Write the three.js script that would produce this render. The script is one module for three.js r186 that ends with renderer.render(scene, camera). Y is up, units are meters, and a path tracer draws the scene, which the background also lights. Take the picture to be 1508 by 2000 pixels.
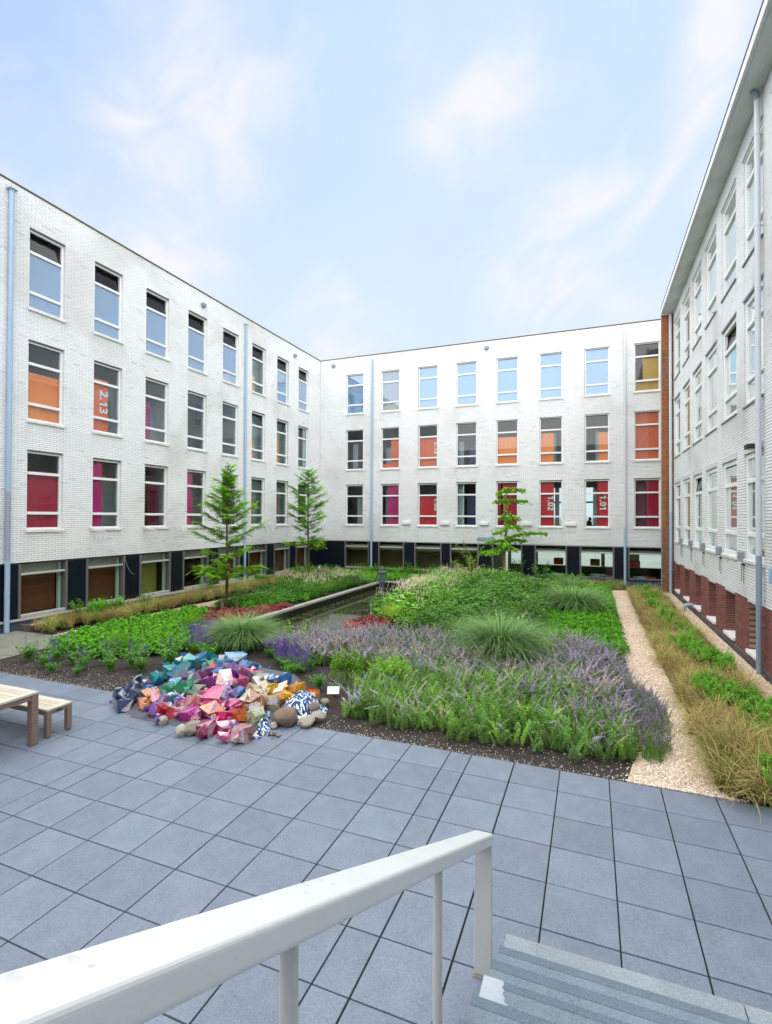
import * as THREE from 'three';
import { mergeGeometries, mergeVertices, toCreasedNormals } from 'three/addons/utils/BufferGeometryUtils.js';
import { ConvexGeometry } from 'three/addons/geometries/ConvexGeometry.js';
import { RoundedBoxGeometry } from 'three/addons/geometries/RoundedBoxGeometry.js';
import { MarchingCubes } from 'three/addons/objects/MarchingCubes.js';
import { FontLoader } from 'three/addons/loaders/FontLoader.js';
import { TextGeometry } from 'three/addons/geometries/TextGeometry.js';

// ------------------------------------------------------------------ camera, sky, sun, exposure
const scene = new THREE.Scene();
const camera = new THREE.PerspectiveCamera(89.67, 772 / 1024, 0.05, 600);
camera.rotation.order = 'YXZ';
camera.position.set(0, 3.3, 0);
camera.rotation.set(THREE.MathUtils.degToRad(0.639), THREE.MathUtils.degToRad(21.706), THREE.MathUtils.degToRad(0.23));
camera.updateMatrixWorld(true);

const EXPOSURE = 4.75;
const renderer = new THREE.WebGLRenderer({ antialias: true });
renderer.setSize(772, 1024);
renderer.toneMapping = THREE.LinearToneMapping;
renderer.toneMappingExposure = EXPOSURE;
renderer.shadowMap.enabled = true;

function rng(seed) { let a = seed >>> 0; return () => { a = (a + 0x6D2B79F5) | 0; let t = Math.imul(a ^ (a >>> 15), 1 | a); t = (t + Math.imul(t ^ (t >>> 7), 61 | t)) ^ t; return ((t ^ (t >>> 14)) >>> 0) / 4294967296; }; }
const hash3 = (x, y, z) => { let h = Math.imul(x, 374761393) ^ Math.imul(y, 668265263) ^ Math.imul(z, 2147483647 ^ 0x5bd1e995); h = Math.imul(h ^ (h >>> 13), 1274126177); return ((h ^ (h >>> 16)) >>> 0) / 4294967296; };
const sm = (t) => t * t * (3 - 2 * t), lerp = (a, b, t) => a + (b - a) * t, clamp = (x, a = 0, b = 1) => Math.min(b, Math.max(a, x));
const sstep = (a, b, x) => sm(clamp((x - a) / (b - a)));
function noise3(x, y, z) {
  const i = Math.floor(x), j = Math.floor(y), k = Math.floor(z), u = sm(x - i), v = sm(y - j), w = sm(z - k);
  const c = (a, b, d) => hash3(i + a, j + b, k + d);
  return lerp(lerp(lerp(c(0, 0, 0), c(1, 0, 0), u), lerp(c(0, 1, 0), c(1, 1, 0), u), v), lerp(lerp(c(0, 0, 1), c(1, 0, 1), u), lerp(c(0, 1, 1), c(1, 1, 1), u), v), w);
}
function fbm(x, y, z, n = 4) { let s = 0, a = 0.5, t = 0; for (let i = 0; i < n; i++) { s += a * noise3(x, y, z); t += a; a *= 0.5; x = x * 2.03 + 7.1; y = y * 2.03 + 3.7; z = z * 2.03 + 1.3; } return s / t; }

// sky: pale summer blue with thin wind-drawn cloud
const SKY_GAIN = 0.217;
{
  const W = 2048, H = 1024, d = new Float32Array(W * H * 4);
  const f0 = new THREE.Vector3();
  // larger banks of thin cloud: azimuth (degrees left of -z), elevation, half widths, tilt, strength
  const banks = [[46, 27, 8, 17, 0.42, 1.5], [56, 13, 12, 9, 0, 1.3], [13, 38, 8, 7, 0.4, 0.9], [3, 31, 9, 2.2, 0.5, 0.45], [3, 23, 8, 6, 0.4, 1.0], [26, 17, 7, 9, 0, 0.9], [-11, 38, 3, 8, 0.2, 0.9], [-8, 29, 7, 2, 0.3, 0.4], [68, 22, 8, 8, 0, 0.5],
    [110, 28, 14, 9, 0.3, 0.8], [165, 48, 16, 8, -0.3, 0.7], [255, 32, 14, 10, -0.2, 0.8], [300, 26, 13, 9, 0.3, 0.7], [330, 45, 12, 8, 0, 0.6], [90, 55, 25, 9, 0.2, 0.7], [220, 58, 28, 9, -0.2, 0.7]];
  for (let y = 0; y < H; y++) for (let x = 0; x < W; x++) {
    const el = ((y + 0.5) / H - 0.5) * Math.PI, u = (x + 0.5) / W;
    const az = (u - 0.5) * 2 * Math.PI;                       // three: u = atan2(dir.z, dir.x) / 2pi + 0.5
    f0.set(Math.cos(el) * Math.cos(az), Math.sin(el), Math.cos(el) * Math.sin(az));
    const eld = el * 180 / Math.PI, azd = Math.atan2(-f0.x, -f0.z) * 180 / Math.PI;
    const t = sstep(0, 48, eld);
    const left = sstep(20, 62, azd) * sstep(10, 50, eld) * (1 - sstep(62, 150, azd));
    let r = lerp(0.76, 0.60, t), g = lerp(0.885, 0.775, t), b = lerp(0.985, 0.965, t);
    r = lerp(r, 0.44, left * 0.85); g = lerp(g, 0.61, left * 0.85); b = lerp(b, 0.985, left * 0.85);
    let c = 0;
    const wx = f0.x * 3 + 0.8 * (fbm(f0.x * 5, f0.y * 5, f0.z * 5, 3) - 0.5), wy = f0.y * 3, wz = f0.z * 3;
    const wisp = fbm(wx * 2.2 + 5, wy * 3.2, wz * 2.2, 6);
    const sx = f0.x * 0.8 + f0.y * 0.6, sy = f0.y * 0.8 - f0.x * 0.6, warp = fbm(f0.x * 6, f0.y * 6, f0.z * 6 + 4, 3) - 0.5;
    const fine = fbm(sx * 7 + warp * 1.6, sy * 20 + warp * 5, f0.z * 8, 5);
    for (const [ba, be, wa, we, tilt, s] of banks) {
      let da = azd - ba; da = ((da + 540) % 360) - 180;
      const de = eld - be, p = (da + tilt * de) / wa, q = (de - tilt * da * 0.5) / we, e = p * p + q * q;
      if (e < 6) c += s * Math.exp(-e) * (0.22 + sstep(0.36, 0.74, wisp * 0.45 + fine * 0.55 + 0.02) * 0.9);
    }
    c += 0.35 * sstep(0.50, 0.8, wisp * 0.6 + fine * 0.4) + 0.10 * sstep(14, 0, eld);
    c = clamp(c) * (eld < -2 ? 0 : 1) * 0.92;
    r = lerp(r, 0.93, c); g = lerp(g, 0.925, c); b = lerp(b, 0.975, c);
    if (eld < 0) { const k = sstep(0, -6, eld); r = lerp(r, 0.45, k); g = lerp(g, 0.47, k); b = lerp(b, 0.45, k); }
    const o = (y * W + x) * 4;
    d[o] = r * SKY_GAIN; d[o + 1] = g * SKY_GAIN; d[o + 2] = b * SKY_GAIN; d[o + 3] = 1;
  }
  const sky = new THREE.DataTexture(d, W, H, THREE.RGBAFormat, THREE.FloatType);
  sky.mapping = THREE.EquirectangularReflectionMapping; sky.magFilter = sky.minFilter = THREE.LinearFilter; sky.needsUpdate = true;
  scene.background = sky; scene.environment = sky;
}
// the sun behind thin high cloud: a very wide, soft source high behind the viewer
const sun = new THREE.DirectionalLight(0xfffaf4, 1.5);
sun.position.set(-5.5, 52, 19); sun.target.position.set(-5, 0, -12);
sun.castShadow = true; sun.shadow.radius = 280; sun.shadow.mapSize.set(2048, 2048);
Object.assign(sun.shadow.camera, { left: -32, right: 32, top: 32, bottom: -32, near: 1, far: 140 });
scene.add(sun, sun.target);

// ------------------------------------------------------------------ helpers
const V = (x, y, z) => new THREE.Vector3(x, y, z);
const C = (r, g, b) => new THREE.Color().setRGB(r, g, b);
const S = (hex) => new THREE.Color(hex);
const font = await new FontLoader().loadAsync('fonts/droid/droid_sans_bold.typeface.json');
const used = new Map();
function numbered(name) { const n = used.get(name) ?? 0; used.set(name, n + 1); return n ? `${name}_${String(n).padStart(3, '0')}` : name; }
function tag(o, label, category, group, kind) {
  if (label) o.userData.label = label; if (category) o.userData.category = category;
  if (group) o.userData.group = group; if (kind) o.userData.kind = kind; return o;
}
function thing(name, label, category, pos = [0, 0, 0], turn = 0, group) {
  const o = new THREE.Group(); o.name = numbered(name); o.position.set(...pos); o.rotation.y = turn; scene.add(o);
  return tag(o, label, category, group);
}
function mesh(name, geo, mat, parent = scene) {
  const m = new THREE.Mesh(Array.isArray(geo) ? join(geo) : geo, mat); m.castShadow = m.receiveShadow = true;
  m.name = parent === scene ? numbered(name) : name; parent.add(m); return m;
}
function struct(name, geo, mat) { const m = mesh(name, geo, mat); m.userData.kind = 'structure'; return m; }
function join(list) {
  return mergeGeometries(list.map((g) => { const n = g.index ? g.toNonIndexed() : g; for (const k of Object.keys(n.attributes)) if (!['position', 'normal', 'uv'].includes(k)) n.deleteAttribute(k); return n; }));
}
function metreUV(g, s = 1, ou = 0, ov = 0) {   // box-projected uv in metres
  if (g.index) g = g.toNonIndexed();
  const p = g.attributes.position, n = g.attributes.normal, uv = new Float32Array(p.count * 2);
  for (let i = 0; i < p.count; i++) {
    const ax = Math.abs(n.getX(i)), ay = Math.abs(n.getY(i)), az = Math.abs(n.getZ(i));
    let a, b; if (ay >= ax && ay >= az) { a = p.getX(i); b = p.getZ(i); } else if (ax >= az) { a = p.getZ(i); b = p.getY(i); } else { a = p.getX(i); b = p.getY(i); }
    uv[2 * i] = a * s + ou; uv[2 * i + 1] = b * s + ov;
  }
  g.setAttribute('uv', new THREE.BufferAttribute(uv, 2)); return g;
}
const box = (x0, x1, y0, y1, z0, z1) => metreUV(new THREE.BoxGeometry(x1 - x0, y1 - y0, z1 - z0).translate((x0 + x1) / 2, (y0 + y1) / 2, (z0 + z1) / 2));
const rbox = (x0, x1, y0, y1, z0, z1, r = 0.006, seg = 2) => metreUV(new RoundedBoxGeometry(x1 - x0, y1 - y0, z1 - z0, seg, Math.min(r, (x1 - x0) / 2.01, (y1 - y0) / 2.01, (z1 - z0) / 2.01)).translate((x0 + x1) / 2, (y0 + y1) / 2, (z0 + z1) / 2));
const cyl = (r0, r1, h, x, y, z, n = 12) => new THREE.CylinderGeometry(r1, r0, h, n).translate(x, y + h / 2, z);
function tube(pts, r, n = 6, seg) { return new THREE.TubeGeometry(new THREE.CatmullRomCurve3(pts), seg ?? pts.length * 4, r, n); }
function inst(name, geo, mat, list, parent = scene) {   // list of { p, q | e, s, c }
  const m = new THREE.InstancedMesh(geo, mat, list.length), M = new THREE.Matrix4(), q = new THREE.Quaternion(), e = new THREE.Euler(), s = V(1, 1, 1);
  const tinted = list.some((l) => l.c);
  list.forEach((l, i) => {
    if (l.q) q.copy(l.q); else q.setFromEuler(e.set(...(l.e ?? [0, 0, 0]), 'YXZ'));
    if (typeof l.s === 'number') s.setScalar(l.s); else s.set(...(l.s ?? [1, 1, 1]));
    m.setMatrixAt(i, M.compose(l.p, q, s)); if (tinted) m.setColorAt(i, l.c);
  });
  m.castShadow = m.receiveShadow = true; m.name = parent === scene ? numbered(name) : name; parent.add(m); return m;
}
function noiseTexture(size, fn, srgb = false) {
  const d = new Uint8Array(size * size * 4);
  for (let y = 0; y < size; y++) for (let x = 0; x < size; x++) { const c = fn(x / size, y / size, x, y), o = (y * size + x) * 4; for (let k = 0; k < 3; k++) { const l = clamp(Array.isArray(c) ? c[k] : c); d[o + k] = (srgb ? Math.pow(l, 1 / 2.2) : l) * 255; } d[o + 3] = 255; }
  const t = new THREE.DataTexture(d, size, size); t.wrapS = t.wrapT = THREE.RepeatWrapping; t.magFilter = THREE.LinearFilter; t.minFilter = THREE.LinearMipmapLinearFilter; t.generateMipmaps = true;
  if (srgb) t.colorSpace = THREE.SRGBColorSpace; t.needsUpdate = true; return t;
}
// noise that repeats over the unit square (walk on two circles)
function tnoise(u, v, f, n = 4, seed = 0) {
  let s = 0, a = 0.5, t = 0;
  for (let i = 0; i < n; i++) {
    const F = Math.round(f * 2 ** i), x = u * F, y = v * F, i0 = Math.floor(x), j0 = Math.floor(y), fx = sm(x - i0), fy = sm(y - j0), h = (p, q) => hash3(((p % F) + F) % F, ((q % F) + F) % F, seed + i * 17);
    s += a * lerp(lerp(h(i0, j0), h(i0 + 1, j0), fx), lerp(h(i0, j0 + 1), h(i0 + 1, j0 + 1), fx), fy); t += a; a *= 0.55;
  }
  return s / t;
}
const rep = (t, x, y = x) => { const c = t.clone(); c.repeat.set(x, y); c.needsUpdate = true; return c; };
const std = (o) => new THREE.MeshStandardMaterial({ roughness: 0.7, ...o });
const phys = (o) => new THREE.MeshPhysicalMaterial({ roughness: 0.5, ...o });

// ------------------------------------------------------------------ textures and materials
const texGrain = noiseTexture(512, (u, v, x, y) => { const h = hash3(x, y, 3), k = hash3(x >> 1, y >> 1, 9); return 0.66 + 0.20 * (tnoise(u, v, 6, 4, 2) - 0.5) + 0.22 * (tnoise(u, v, 90, 2, 5) - 0.5) + 0.34 * (h - 0.5) + (k > 0.955 ? 0.24 : k < 0.05 ? -0.20 : 0); }, true);
const texBump = noiseTexture(512, (u, v, x, y) => 0.5 + 0.6 * (tnoise(u, v, 60, 3, 8) - 0.5) + 0.25 * (hash3(x, y, 4) - 0.5));
const texMottle = noiseTexture(512, (u, v) => 0.80 + 0.32 * (tnoise(u, v, 5, 5, 21) - 0.5) + 0.10 * (tnoise(u, v, 70, 2, 22) - 0.5), true);
const texSoft = noiseTexture(256, (u, v) => 0.90 + 0.10 * (tnoise(u, v, 4, 4, 31) - 0.5), true);
const texSoil = noiseTexture(512, (u, v, x, y) => { const n = tnoise(u, v, 22, 4, 41), k = hash3(x >> 1, y >> 1, 43); const s = 0.24 + 0.24 * (n - 0.5) + 0.07 * (hash3(x, y, 5) - 0.5); return k > 0.985 ? [0.62, 0.56, 0.50] : [s * 1.08, s * 0.88, s * 0.78]; }, true);
const texGravel = noiseTexture(512, (u, v, x, y) => { const a = hash3(x >> 2, y >> 2, 51), b = hash3((x + 2) >> 2, (y + 1) >> 2, 52), n = tnoise(u, v, 40, 3, 53); const t = 0.55 + 0.30 * (a * 0.6 + b * 0.4 - 0.5) + 0.3 * (n - 0.5); return [t * 1.18, t * 1.0, t * 0.84]; }, true);
const texWood = noiseTexture(512, (u, v) => { const g = tnoise(u, v * 0.999, 3, 3, 61); const st = 0.5 + 0.5 * Math.sin((v * 26 + g * 2.2) * 6.283), f = tnoise(u * 0.12, v, 120, 2, 63); const t = 0.72 + 0.12 * (st - 0.5) + 0.30 * (f - 0.5); return [t, t * 0.965, t * 0.92]; }, true);
const texScuff = noiseTexture(512, (u, v) => { const n = tnoise(u, v, 26, 3, 95), z = sstep(0.5, 0.62, tnoise(u, v, 3, 3, 96)); return 0.97 + 0.05 * (tnoise(u, v, 5, 3, 97) - 0.5) - 0.22 * sstep(0.765, 0.79, n) * z; }, true);
const texPetal = noiseTexture(512, (u, v) => {   // blue and white printed leaves
  let best = 9, id = 0; const F = 20;
  for (let k = 0; k < 2; k++) for (let j = -1; j <= 1; j++) for (let i = -1; i <= 1; i++) {
    const a = Math.floor(u * F) + i, b = Math.floor(v * F) + j, aa = ((a % F) + F) % F, bb = ((b % F) + F) % F, th = hash3(aa, bb, 71 + k) * 6.28;
    const dx = u * F - a - hash3(aa, bb, 73 + k), dy = v * F - b - hash3(aa, bb, 75 + k), p = dx * Math.cos(th) + dy * Math.sin(th), q = -dx * Math.sin(th) + dy * Math.cos(th), e = (p * p) / 0.36 + (q * q) / 0.05;
    if (e < best) { best = e; id = hash3(aa, bb, 77 + k); }
  }
  const shade = tnoise(u, v, 3, 2, 79);
  if (best > 1) return [0.008, 0.012, 0.04];
  return id < 0.3 ? [0.03, 0.08, 0.24] : id < 0.62 ? [0.26, 0.45, 0.70] : shade > 0.4 ? [0.82, 0.88, 0.94] : [0.45, 0.60, 0.78];
}, true);
const texSmear = noiseTexture(512, (u, v) => { const w = tnoise(u, v, 4, 3, 81), n = tnoise(u + 0.3 * w, v + 0.2 * w, 7, 4, 82), f = tnoise(u, v, 64, 3, 83), k = sstep(0.60, 0.68, tnoise(u, v + 0.3 * w, 9, 4, 84)), d = sstep(0.62, 0.7, tnoise(u + 0.2 * w, v, 11, 4, 85)); return lerp(0.80 + 0.55 * (n - 0.5) + 0.25 * (f - 0.5), 0.30, d * 0.8) + 0.2 * k; }, true);
const M = {
  brick: std({ color: C(0.945, 0.96, 0.975), map: rep(texSoft, 5), roughness: 0.55, bumpMap: rep(texBump, 4), bumpScale: 0.002 }),
  mortar: std({ color: C(0.44, 0.445, 0.45), map: rep(texMottle, 1), roughness: 0.95 }),
  mortarDark: std({ color: C(0.33, 0.315, 0.30), map: rep(texMottle, 1), roughness: 0.95 }),
  redBrick: std({ color: C(1, 1, 1), map: rep(texMottle, 5), roughness: 0.9, bumpMap: rep(texBump, 4), bumpScale: 0.004 }),
  redMortar: std({ color: C(0.34, 0.28, 0.24), roughness: 0.95 }),
  white: std({ color: C(0.86, 0.87, 0.87), map: rep(texSoft, 0.8), roughness: 0.38 }),
  rail: phys({ color: C(0.79, 0.81, 0.81), map: rep(texScuff, 1.1), roughness: 0.35, clearcoat: 0.25, clearcoatRoughness: 0.3, bumpMap: rep(texBump, 2), bumpScale: 0.0004 }),
  railPost: std({ color: C(0.66, 0.68, 0.67), map: rep(texScuff, 1.6), roughness: 0.5, bumpMap: rep(texBump, 5), bumpScale: 0.001 }),
  sill: std({ color: C(0.84, 0.84, 0.80), map: rep(texMottle, 1), roughness: 0.5 }),
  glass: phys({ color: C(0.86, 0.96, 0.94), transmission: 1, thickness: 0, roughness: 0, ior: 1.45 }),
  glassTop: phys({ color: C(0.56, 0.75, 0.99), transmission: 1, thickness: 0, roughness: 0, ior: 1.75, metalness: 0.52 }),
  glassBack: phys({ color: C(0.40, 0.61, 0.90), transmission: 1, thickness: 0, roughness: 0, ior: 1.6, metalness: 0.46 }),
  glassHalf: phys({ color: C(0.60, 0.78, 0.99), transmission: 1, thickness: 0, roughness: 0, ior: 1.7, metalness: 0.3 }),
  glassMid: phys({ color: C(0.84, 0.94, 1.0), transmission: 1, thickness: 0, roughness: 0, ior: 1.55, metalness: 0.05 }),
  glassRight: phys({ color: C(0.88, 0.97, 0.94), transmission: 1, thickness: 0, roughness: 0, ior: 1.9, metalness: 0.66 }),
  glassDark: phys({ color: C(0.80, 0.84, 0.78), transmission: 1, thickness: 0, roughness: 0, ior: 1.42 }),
  seal: std({ color: C(0.02, 0.02, 0.022), roughness: 0.6 }),
  room: std({ color: C(0.52, 0.53, 0.52), map: rep(texSoft, 0.3), roughness: 0.9 }),
  roomDark: std({ color: C(0.16, 0.045, 0.018), map: rep(texMottle, 0.5), roughness: 0.8 }),
  roomOlive: std({ color: C(0.34, 0.29, 0.17), map: rep(texMottle, 0.5), roughness: 0.8 }),
  navy: phys({ color: C(0.006, 0.009, 0.020), map: rep(texMottle, 0.7), roughness: 0.32, specularIntensity: 0.6 }),
  greyFrame: std({ color: C(0.16, 0.155, 0.165), roughness: 0.45, metalness: 0.3 }),
  alu: std({ color: C(0.70, 0.71, 0.73), map: rep(texSoft, 2), roughness: 0.38, metalness: 0.55 }),
  plinth: std({ color: C(0.10, 0.13, 0.19), map: rep(texMottle, 1), roughness: 0.7 }),
  pipeBlue: std({ color: C(0.36, 0.50, 0.66), map: rep(texSoft, 1), roughness: 0.4 }),
  pipeGrey: std({ color: C(0.62, 0.65, 0.69), map: rep(texSoft, 1), roughness: 0.4 }),
  pipeDark: std({ color: C(0.26, 0.33, 0.40), map: rep(texSoft, 1), roughness: 0.45 }),
  cap: std({ color: C(0.16, 0.13, 0.06), map: rep(texMottle, 2), roughness: 0.8 }),
  soffit: std({ color: C(0.74, 0.78, 0.78), map: rep(texMottle, 0.6), roughness: 0.85, bumpMap: rep(texBump, 2), bumpScale: 0.002 }),
  fascia: std({ color: C(0.82, 0.83, 0.86), roughness: 0.45 }),
  lead: std({ color: C(0.10, 0.07, 0.16), roughness: 0.5 }),
  roof: std({ color: C(0.20, 0.10, 0.07), map: rep(texMottle, 0.5), roughness: 0.9 }),
  slab: std({ color: C(0.262, 0.315, 0.400), map: rep(texGrain, 1.0), roughness: 0.42, bumpMap: rep(texBump, 2), bumpScale: 0.0012 }),
  joint: std({ color: C(0.022, 0.025, 0.012), map: rep(texMottle, 2), roughness: 1 }),
  oldSlab: std({ color: C(0.33, 0.33, 0.27), map: rep(texGrain, 0.8), roughness: 0.9, bumpMap: rep(texBump, 2), bumpScale: 0.002 }),
  step: std({ color: C(0.29, 0.365, 0.425), map: rep(texGrain, 1.2), roughness: 0.75, bumpMap: rep(texBump, 3), bumpScale: 0.0015 }),
  stepEdge: std({ color: C(0.42, 0.49, 0.53), map: rep(texGrain, 1.2), roughness: 0.75, bumpMap: rep(texBump, 3), bumpScale: 0.0015 }),
  stepDark: std({ color: C(0.20, 0.27, 0.335), map: rep(texGrain, 1.2), roughness: 0.7, bumpMap: rep(texBump, 3), bumpScale: 0.0015 }),
  concrete: std({ color: C(0.40, 0.40, 0.38), map: rep(texMottle, 0.7), roughness: 0.9, bumpMap: rep(texBump, 2), bumpScale: 0.003 }),
  coping: std({ color: C(0.42, 0.40, 0.36), map: rep(texMottle, 1.2), roughness: 0.85, bumpMap: rep(texBump, 2), bumpScale: 0.003 }),
  poolSide: std({ color: C(0.012, 0.012, 0.010), roughness: 0.35 }),
  water: phys({ color: C(0.030, 0.034, 0.016), roughness: 0.015, ior: 1.5, specularIntensity: 1, bumpMap: rep(noiseTexture(256, (u, v) => tnoise(u, v, 5, 3, 91)), 0.25), bumpScale: 0.0015 }),
  soil: std({ color: C(0.19, 0.18, 0.175), map: rep(texSoil, 0.9), roughness: 1, bumpMap: rep(texBump, 1.5), bumpScale: 0.02 }),
  gravel: std({ color: C(0.95, 0.83, 0.71), map: rep(texGravel, 0.7), roughness: 0.95, bumpMap: rep(texGravel, 0.7), bumpScale: 0.012 }),
  pebble: std({ color: C(1, 1, 1), roughness: 0.85 }),
  teak: std({ color: C(0.80, 0.74, 0.64), map: rep(texWood, 0.9), roughness: 0.75, bumpMap: rep(texWood, 0.9), bumpScale: 0.002 }),
  teakLeg: std({ color: C(0.33, 0.235, 0.20), map: rep(texWood, 0.9), roughness: 0.75, bumpMap: rep(texWood, 0.9), bumpScale: 0.002 }),
  leaf: phys({ color: C(1.55, 1.62, 1.35), vertexColors: true, side: THREE.DoubleSide, roughness: 1, specularIntensity: 0.15, transmission: 0.3, thickness: 0 }),
  blade: phys({ color: C(1.25, 1.32, 1.05), vertexColors: true, side: THREE.DoubleSide, roughness: 0.5, specularIntensity: 0.35 }),
  bark: std({ color: C(0.20, 0.115, 0.07), map: rep(texWood, 2), roughness: 0.95, bumpMap: rep(texBump, 6), bumpScale: 0.006 }),
  barkDark: std({ color: C(0.055, 0.040, 0.030), map: rep(texWood, 2), roughness: 0.95, bumpMap: rep(texBump, 6), bumpScale: 0.006 }),
  bronze: std({ color: C(0.13, 0.16, 0.18), map: rep(texMottle, 3), roughness: 0.5, metalness: 0.35 }),
};

// ------------------------------------------------------------------ terrace, paths and ground
const XL = -15.38, ZB = -27.72, XR = 3.3, ZG = -7.155;
struct('ground', [box(-90, 90, -0.9, -0.60, -150, 60)], std({ color: C(0.27, 0.33, 0.30), map: rep(texMottle, 0.1), roughness: 1 }));
{
  // garden soil, with a hole for the pool
  const sh = new THREE.Shape([[XL, -ZG], [XR, -ZG], [XR + 0.2, -ZB - 0.02], [XL, -ZB - 0.02]].map(([x, y]) => new THREE.Vector2(x, y)));
  sh.holes.push(new THREE.Path([[-10.0, 11.3], [-10.0, 24.6], [-6.66, 24.6], [-6.66, 11.3]].map(([x, y]) => new THREE.Vector2(x, y))));
  struct('soil', metreUV(new THREE.ExtrudeGeometry(sh, { depth: 0.5, bevelEnabled: false }).rotateX(-Math.PI / 2).translate(0, -0.52, 0)), M.soil);
  const gp = (name, pts, y = 0.006) => struct(name, metreUV(new THREE.ExtrudeGeometry(new THREE.Shape(pts.map(([x, z]) => new THREE.Vector2(x, -z))), { depth: 0.03, bevelEnabled: false }).rotateX(-Math.PI / 2).translate(0, y - 0.03, 0)), M.gravel);
  gp('gravel_path', [[0.42, ZG + 0.0], [1.62, ZG], [1.50, -9.4], [1.46, -12.3], [1.42, -19.7], [1.55, -26.0], [0.74, -26.0], [0.74, -19.4], [0.78, -11], [0.76, -8.6], [0.50, -7.6]]);
  gp('gravel_path', [[-13.9, -9.9], [-12.7, -9.9], [-12.85, -15], [-12.95, -20], [-13.5, -20], [-13.9, -15]]);
  gp('gravel_strip', [[2.85, ZG - 0.3], [XR - 0.1, ZG - 0.3], [XR - 0.1, -25.0], [2.85, -25.0]], 0.13);
  gp('gravel_strip', [[XL + 0.02, -9.98], [-14.9, -9.98], [-14.95, -27.6], [XL + 0.02, -27.6]], 0.12);
}
{
  const base = struct('terrace', box(XL, XR, -0.5, -0.018, ZG, 12), M.joint);
  const xs = [-15.36, -14.78, -14.19, -13.61, -13.02, -12.44, -11.85, -11.27, -10.70, -10.10, -9.69, -9.11, -8.53, -7.95, -7.37, -6.80, -6.22, -5.925, -5.34, -4.775, -4.21, -3.62, -3.03, -2.43, -1.84, -1.545, -0.96, -0.378, 0.21, 0.79, 1.372, 1.955, 2.54, 3.12, 3.29];
  const zs = []; for (let z = ZG; z < 3; z += 0.5605) zs.push(z);
  const geos = new Map(), r = rng(5), vis = [], rest = [];
  const shades = [0.93, 0.975, 1.0, 1.03, 1.06].map((k, i) => { const m = M.slab.clone(); m.color.multiplyScalar(k); if (i === 1) m.color.multiply(C(1.01, 1.0, 0.985)); return m; });
  const slabGeo = (w, d, v) => {
    const key = `${w.toFixed(2)},${d.toFixed(2)},${v}`;
    if (!geos.has(key)) {
      const b = 0.004, a = w / 2 - 0.006 - b, c = d / 2 - 0.006 - b, sh = new THREE.Shape([new THREE.Vector2(-a, -c), new THREE.Vector2(a, -c), new THREE.Vector2(a, c), new THREE.Vector2(-a, c)]);
      geos.set(key, metreUV(new THREE.ExtrudeGeometry(sh, { depth: 0.03, bevelEnabled: true, bevelThickness: 0.003, bevelSize: b, bevelSegments: 1 }).rotateX(-Math.PI / 2).translate(0, -0.033, 0), 1, v * 0.37, v * 0.61));
    }
    return geos.get(key);
  };
  const f = new THREE.Vector3();
  for (let i = 0; i + 1 < xs.length; i++) for (let j = 0; j + 1 < zs.length; j++) {
    const w = xs[i + 1] - xs[i], x = xs[i] + w / 2, z = zs[j] + 0.28, v = Math.floor(r() * 4), k = Math.floor(r() * 5), turn = r() < 0.5 ? 0 : Math.PI;
    f.set(x, 0, z).project(camera);
    const inView = z < -0.8 && Math.abs(f.x) < 1.12 && f.y > -1.15 && f.y < 1 && !(x > -0.2 && z > -2.6);
    (inView ? vis : rest).push({ g: slabGeo(w, 0.5605, v), m: shades[k], x, z, y: (r() - 0.5) * 0.0022, t: turn, tx: (r() - 0.5) * 0.003, tz: (r() - 0.5) * 0.003, w, d: Math.hypot(x, z) });
  }
  vis.sort((a, b) => a.d - b.d);
  vis.slice(0, 296).forEach((s, i) => { const m = mesh(i ? `paving_slab_${String(i).padStart(3, '0')}` : 'paving_slab', s.g, s.m, base); m.position.set(s.x, s.y, s.z); m.rotation.set(s.tx, s.t, s.tz); });
  const more = [...vis.slice(296), ...rest];
  tag(mesh('paving_slabs', more.map((s) => s.g.clone().rotateY(s.t).translate(s.x, s.y, s.z)), M.slab, base), null, null, null, 'stuff');
  // older, greener paving at the foot of the left wing
  const old = struct('old_paving', box(XL, -12.66, -0.4, -0.010, -9.92, ZG - 0.002), M.joint);
  let n = 0;
  for (let row = 0; row < 6; row++) for (let k = 0; k < 4; k++) {
    const z1 = ZG - 0.01 - row * 0.458, z0 = z1 - 0.45, o = row % 2 ? 0.3 : 0, x0 = Math.max(XL + 0.01, XL + k * 0.92 - o + 0.006), x1 = Math.min(-12.67, XL + (k + 1) * 0.92 - o - 0.006);
    if (x1 - x0 < 0.1) continue;
    const m = mesh(n ? `paving_slab_${String(n).padStart(3, '0')}` : 'paving_slab', rbox(x0, x1, -0.04, 0.004 + r() * 0.008, z0, z1, 0.006, 1), M.oldSlab, old); n++; m.rotation.z = 0;
  }
}
// concrete kerb at the near end of the raised planting strip
tag(mesh('kerb_block', [rbox(-15.26, -14.86, -0.05, 0.19, -10.02, -9.90, 0.012), rbox(-14.96, -14.84, -0.05, 0.17, -27.5, -10.03, 0.01)], std({ color: C(0.14, 0.11, 0.09), map: rep(texMottle, 2), roughness: 0.95 })), 'dark weathered kerb edging the planted strip beside the left drainpipe', 'kerb');
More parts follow.
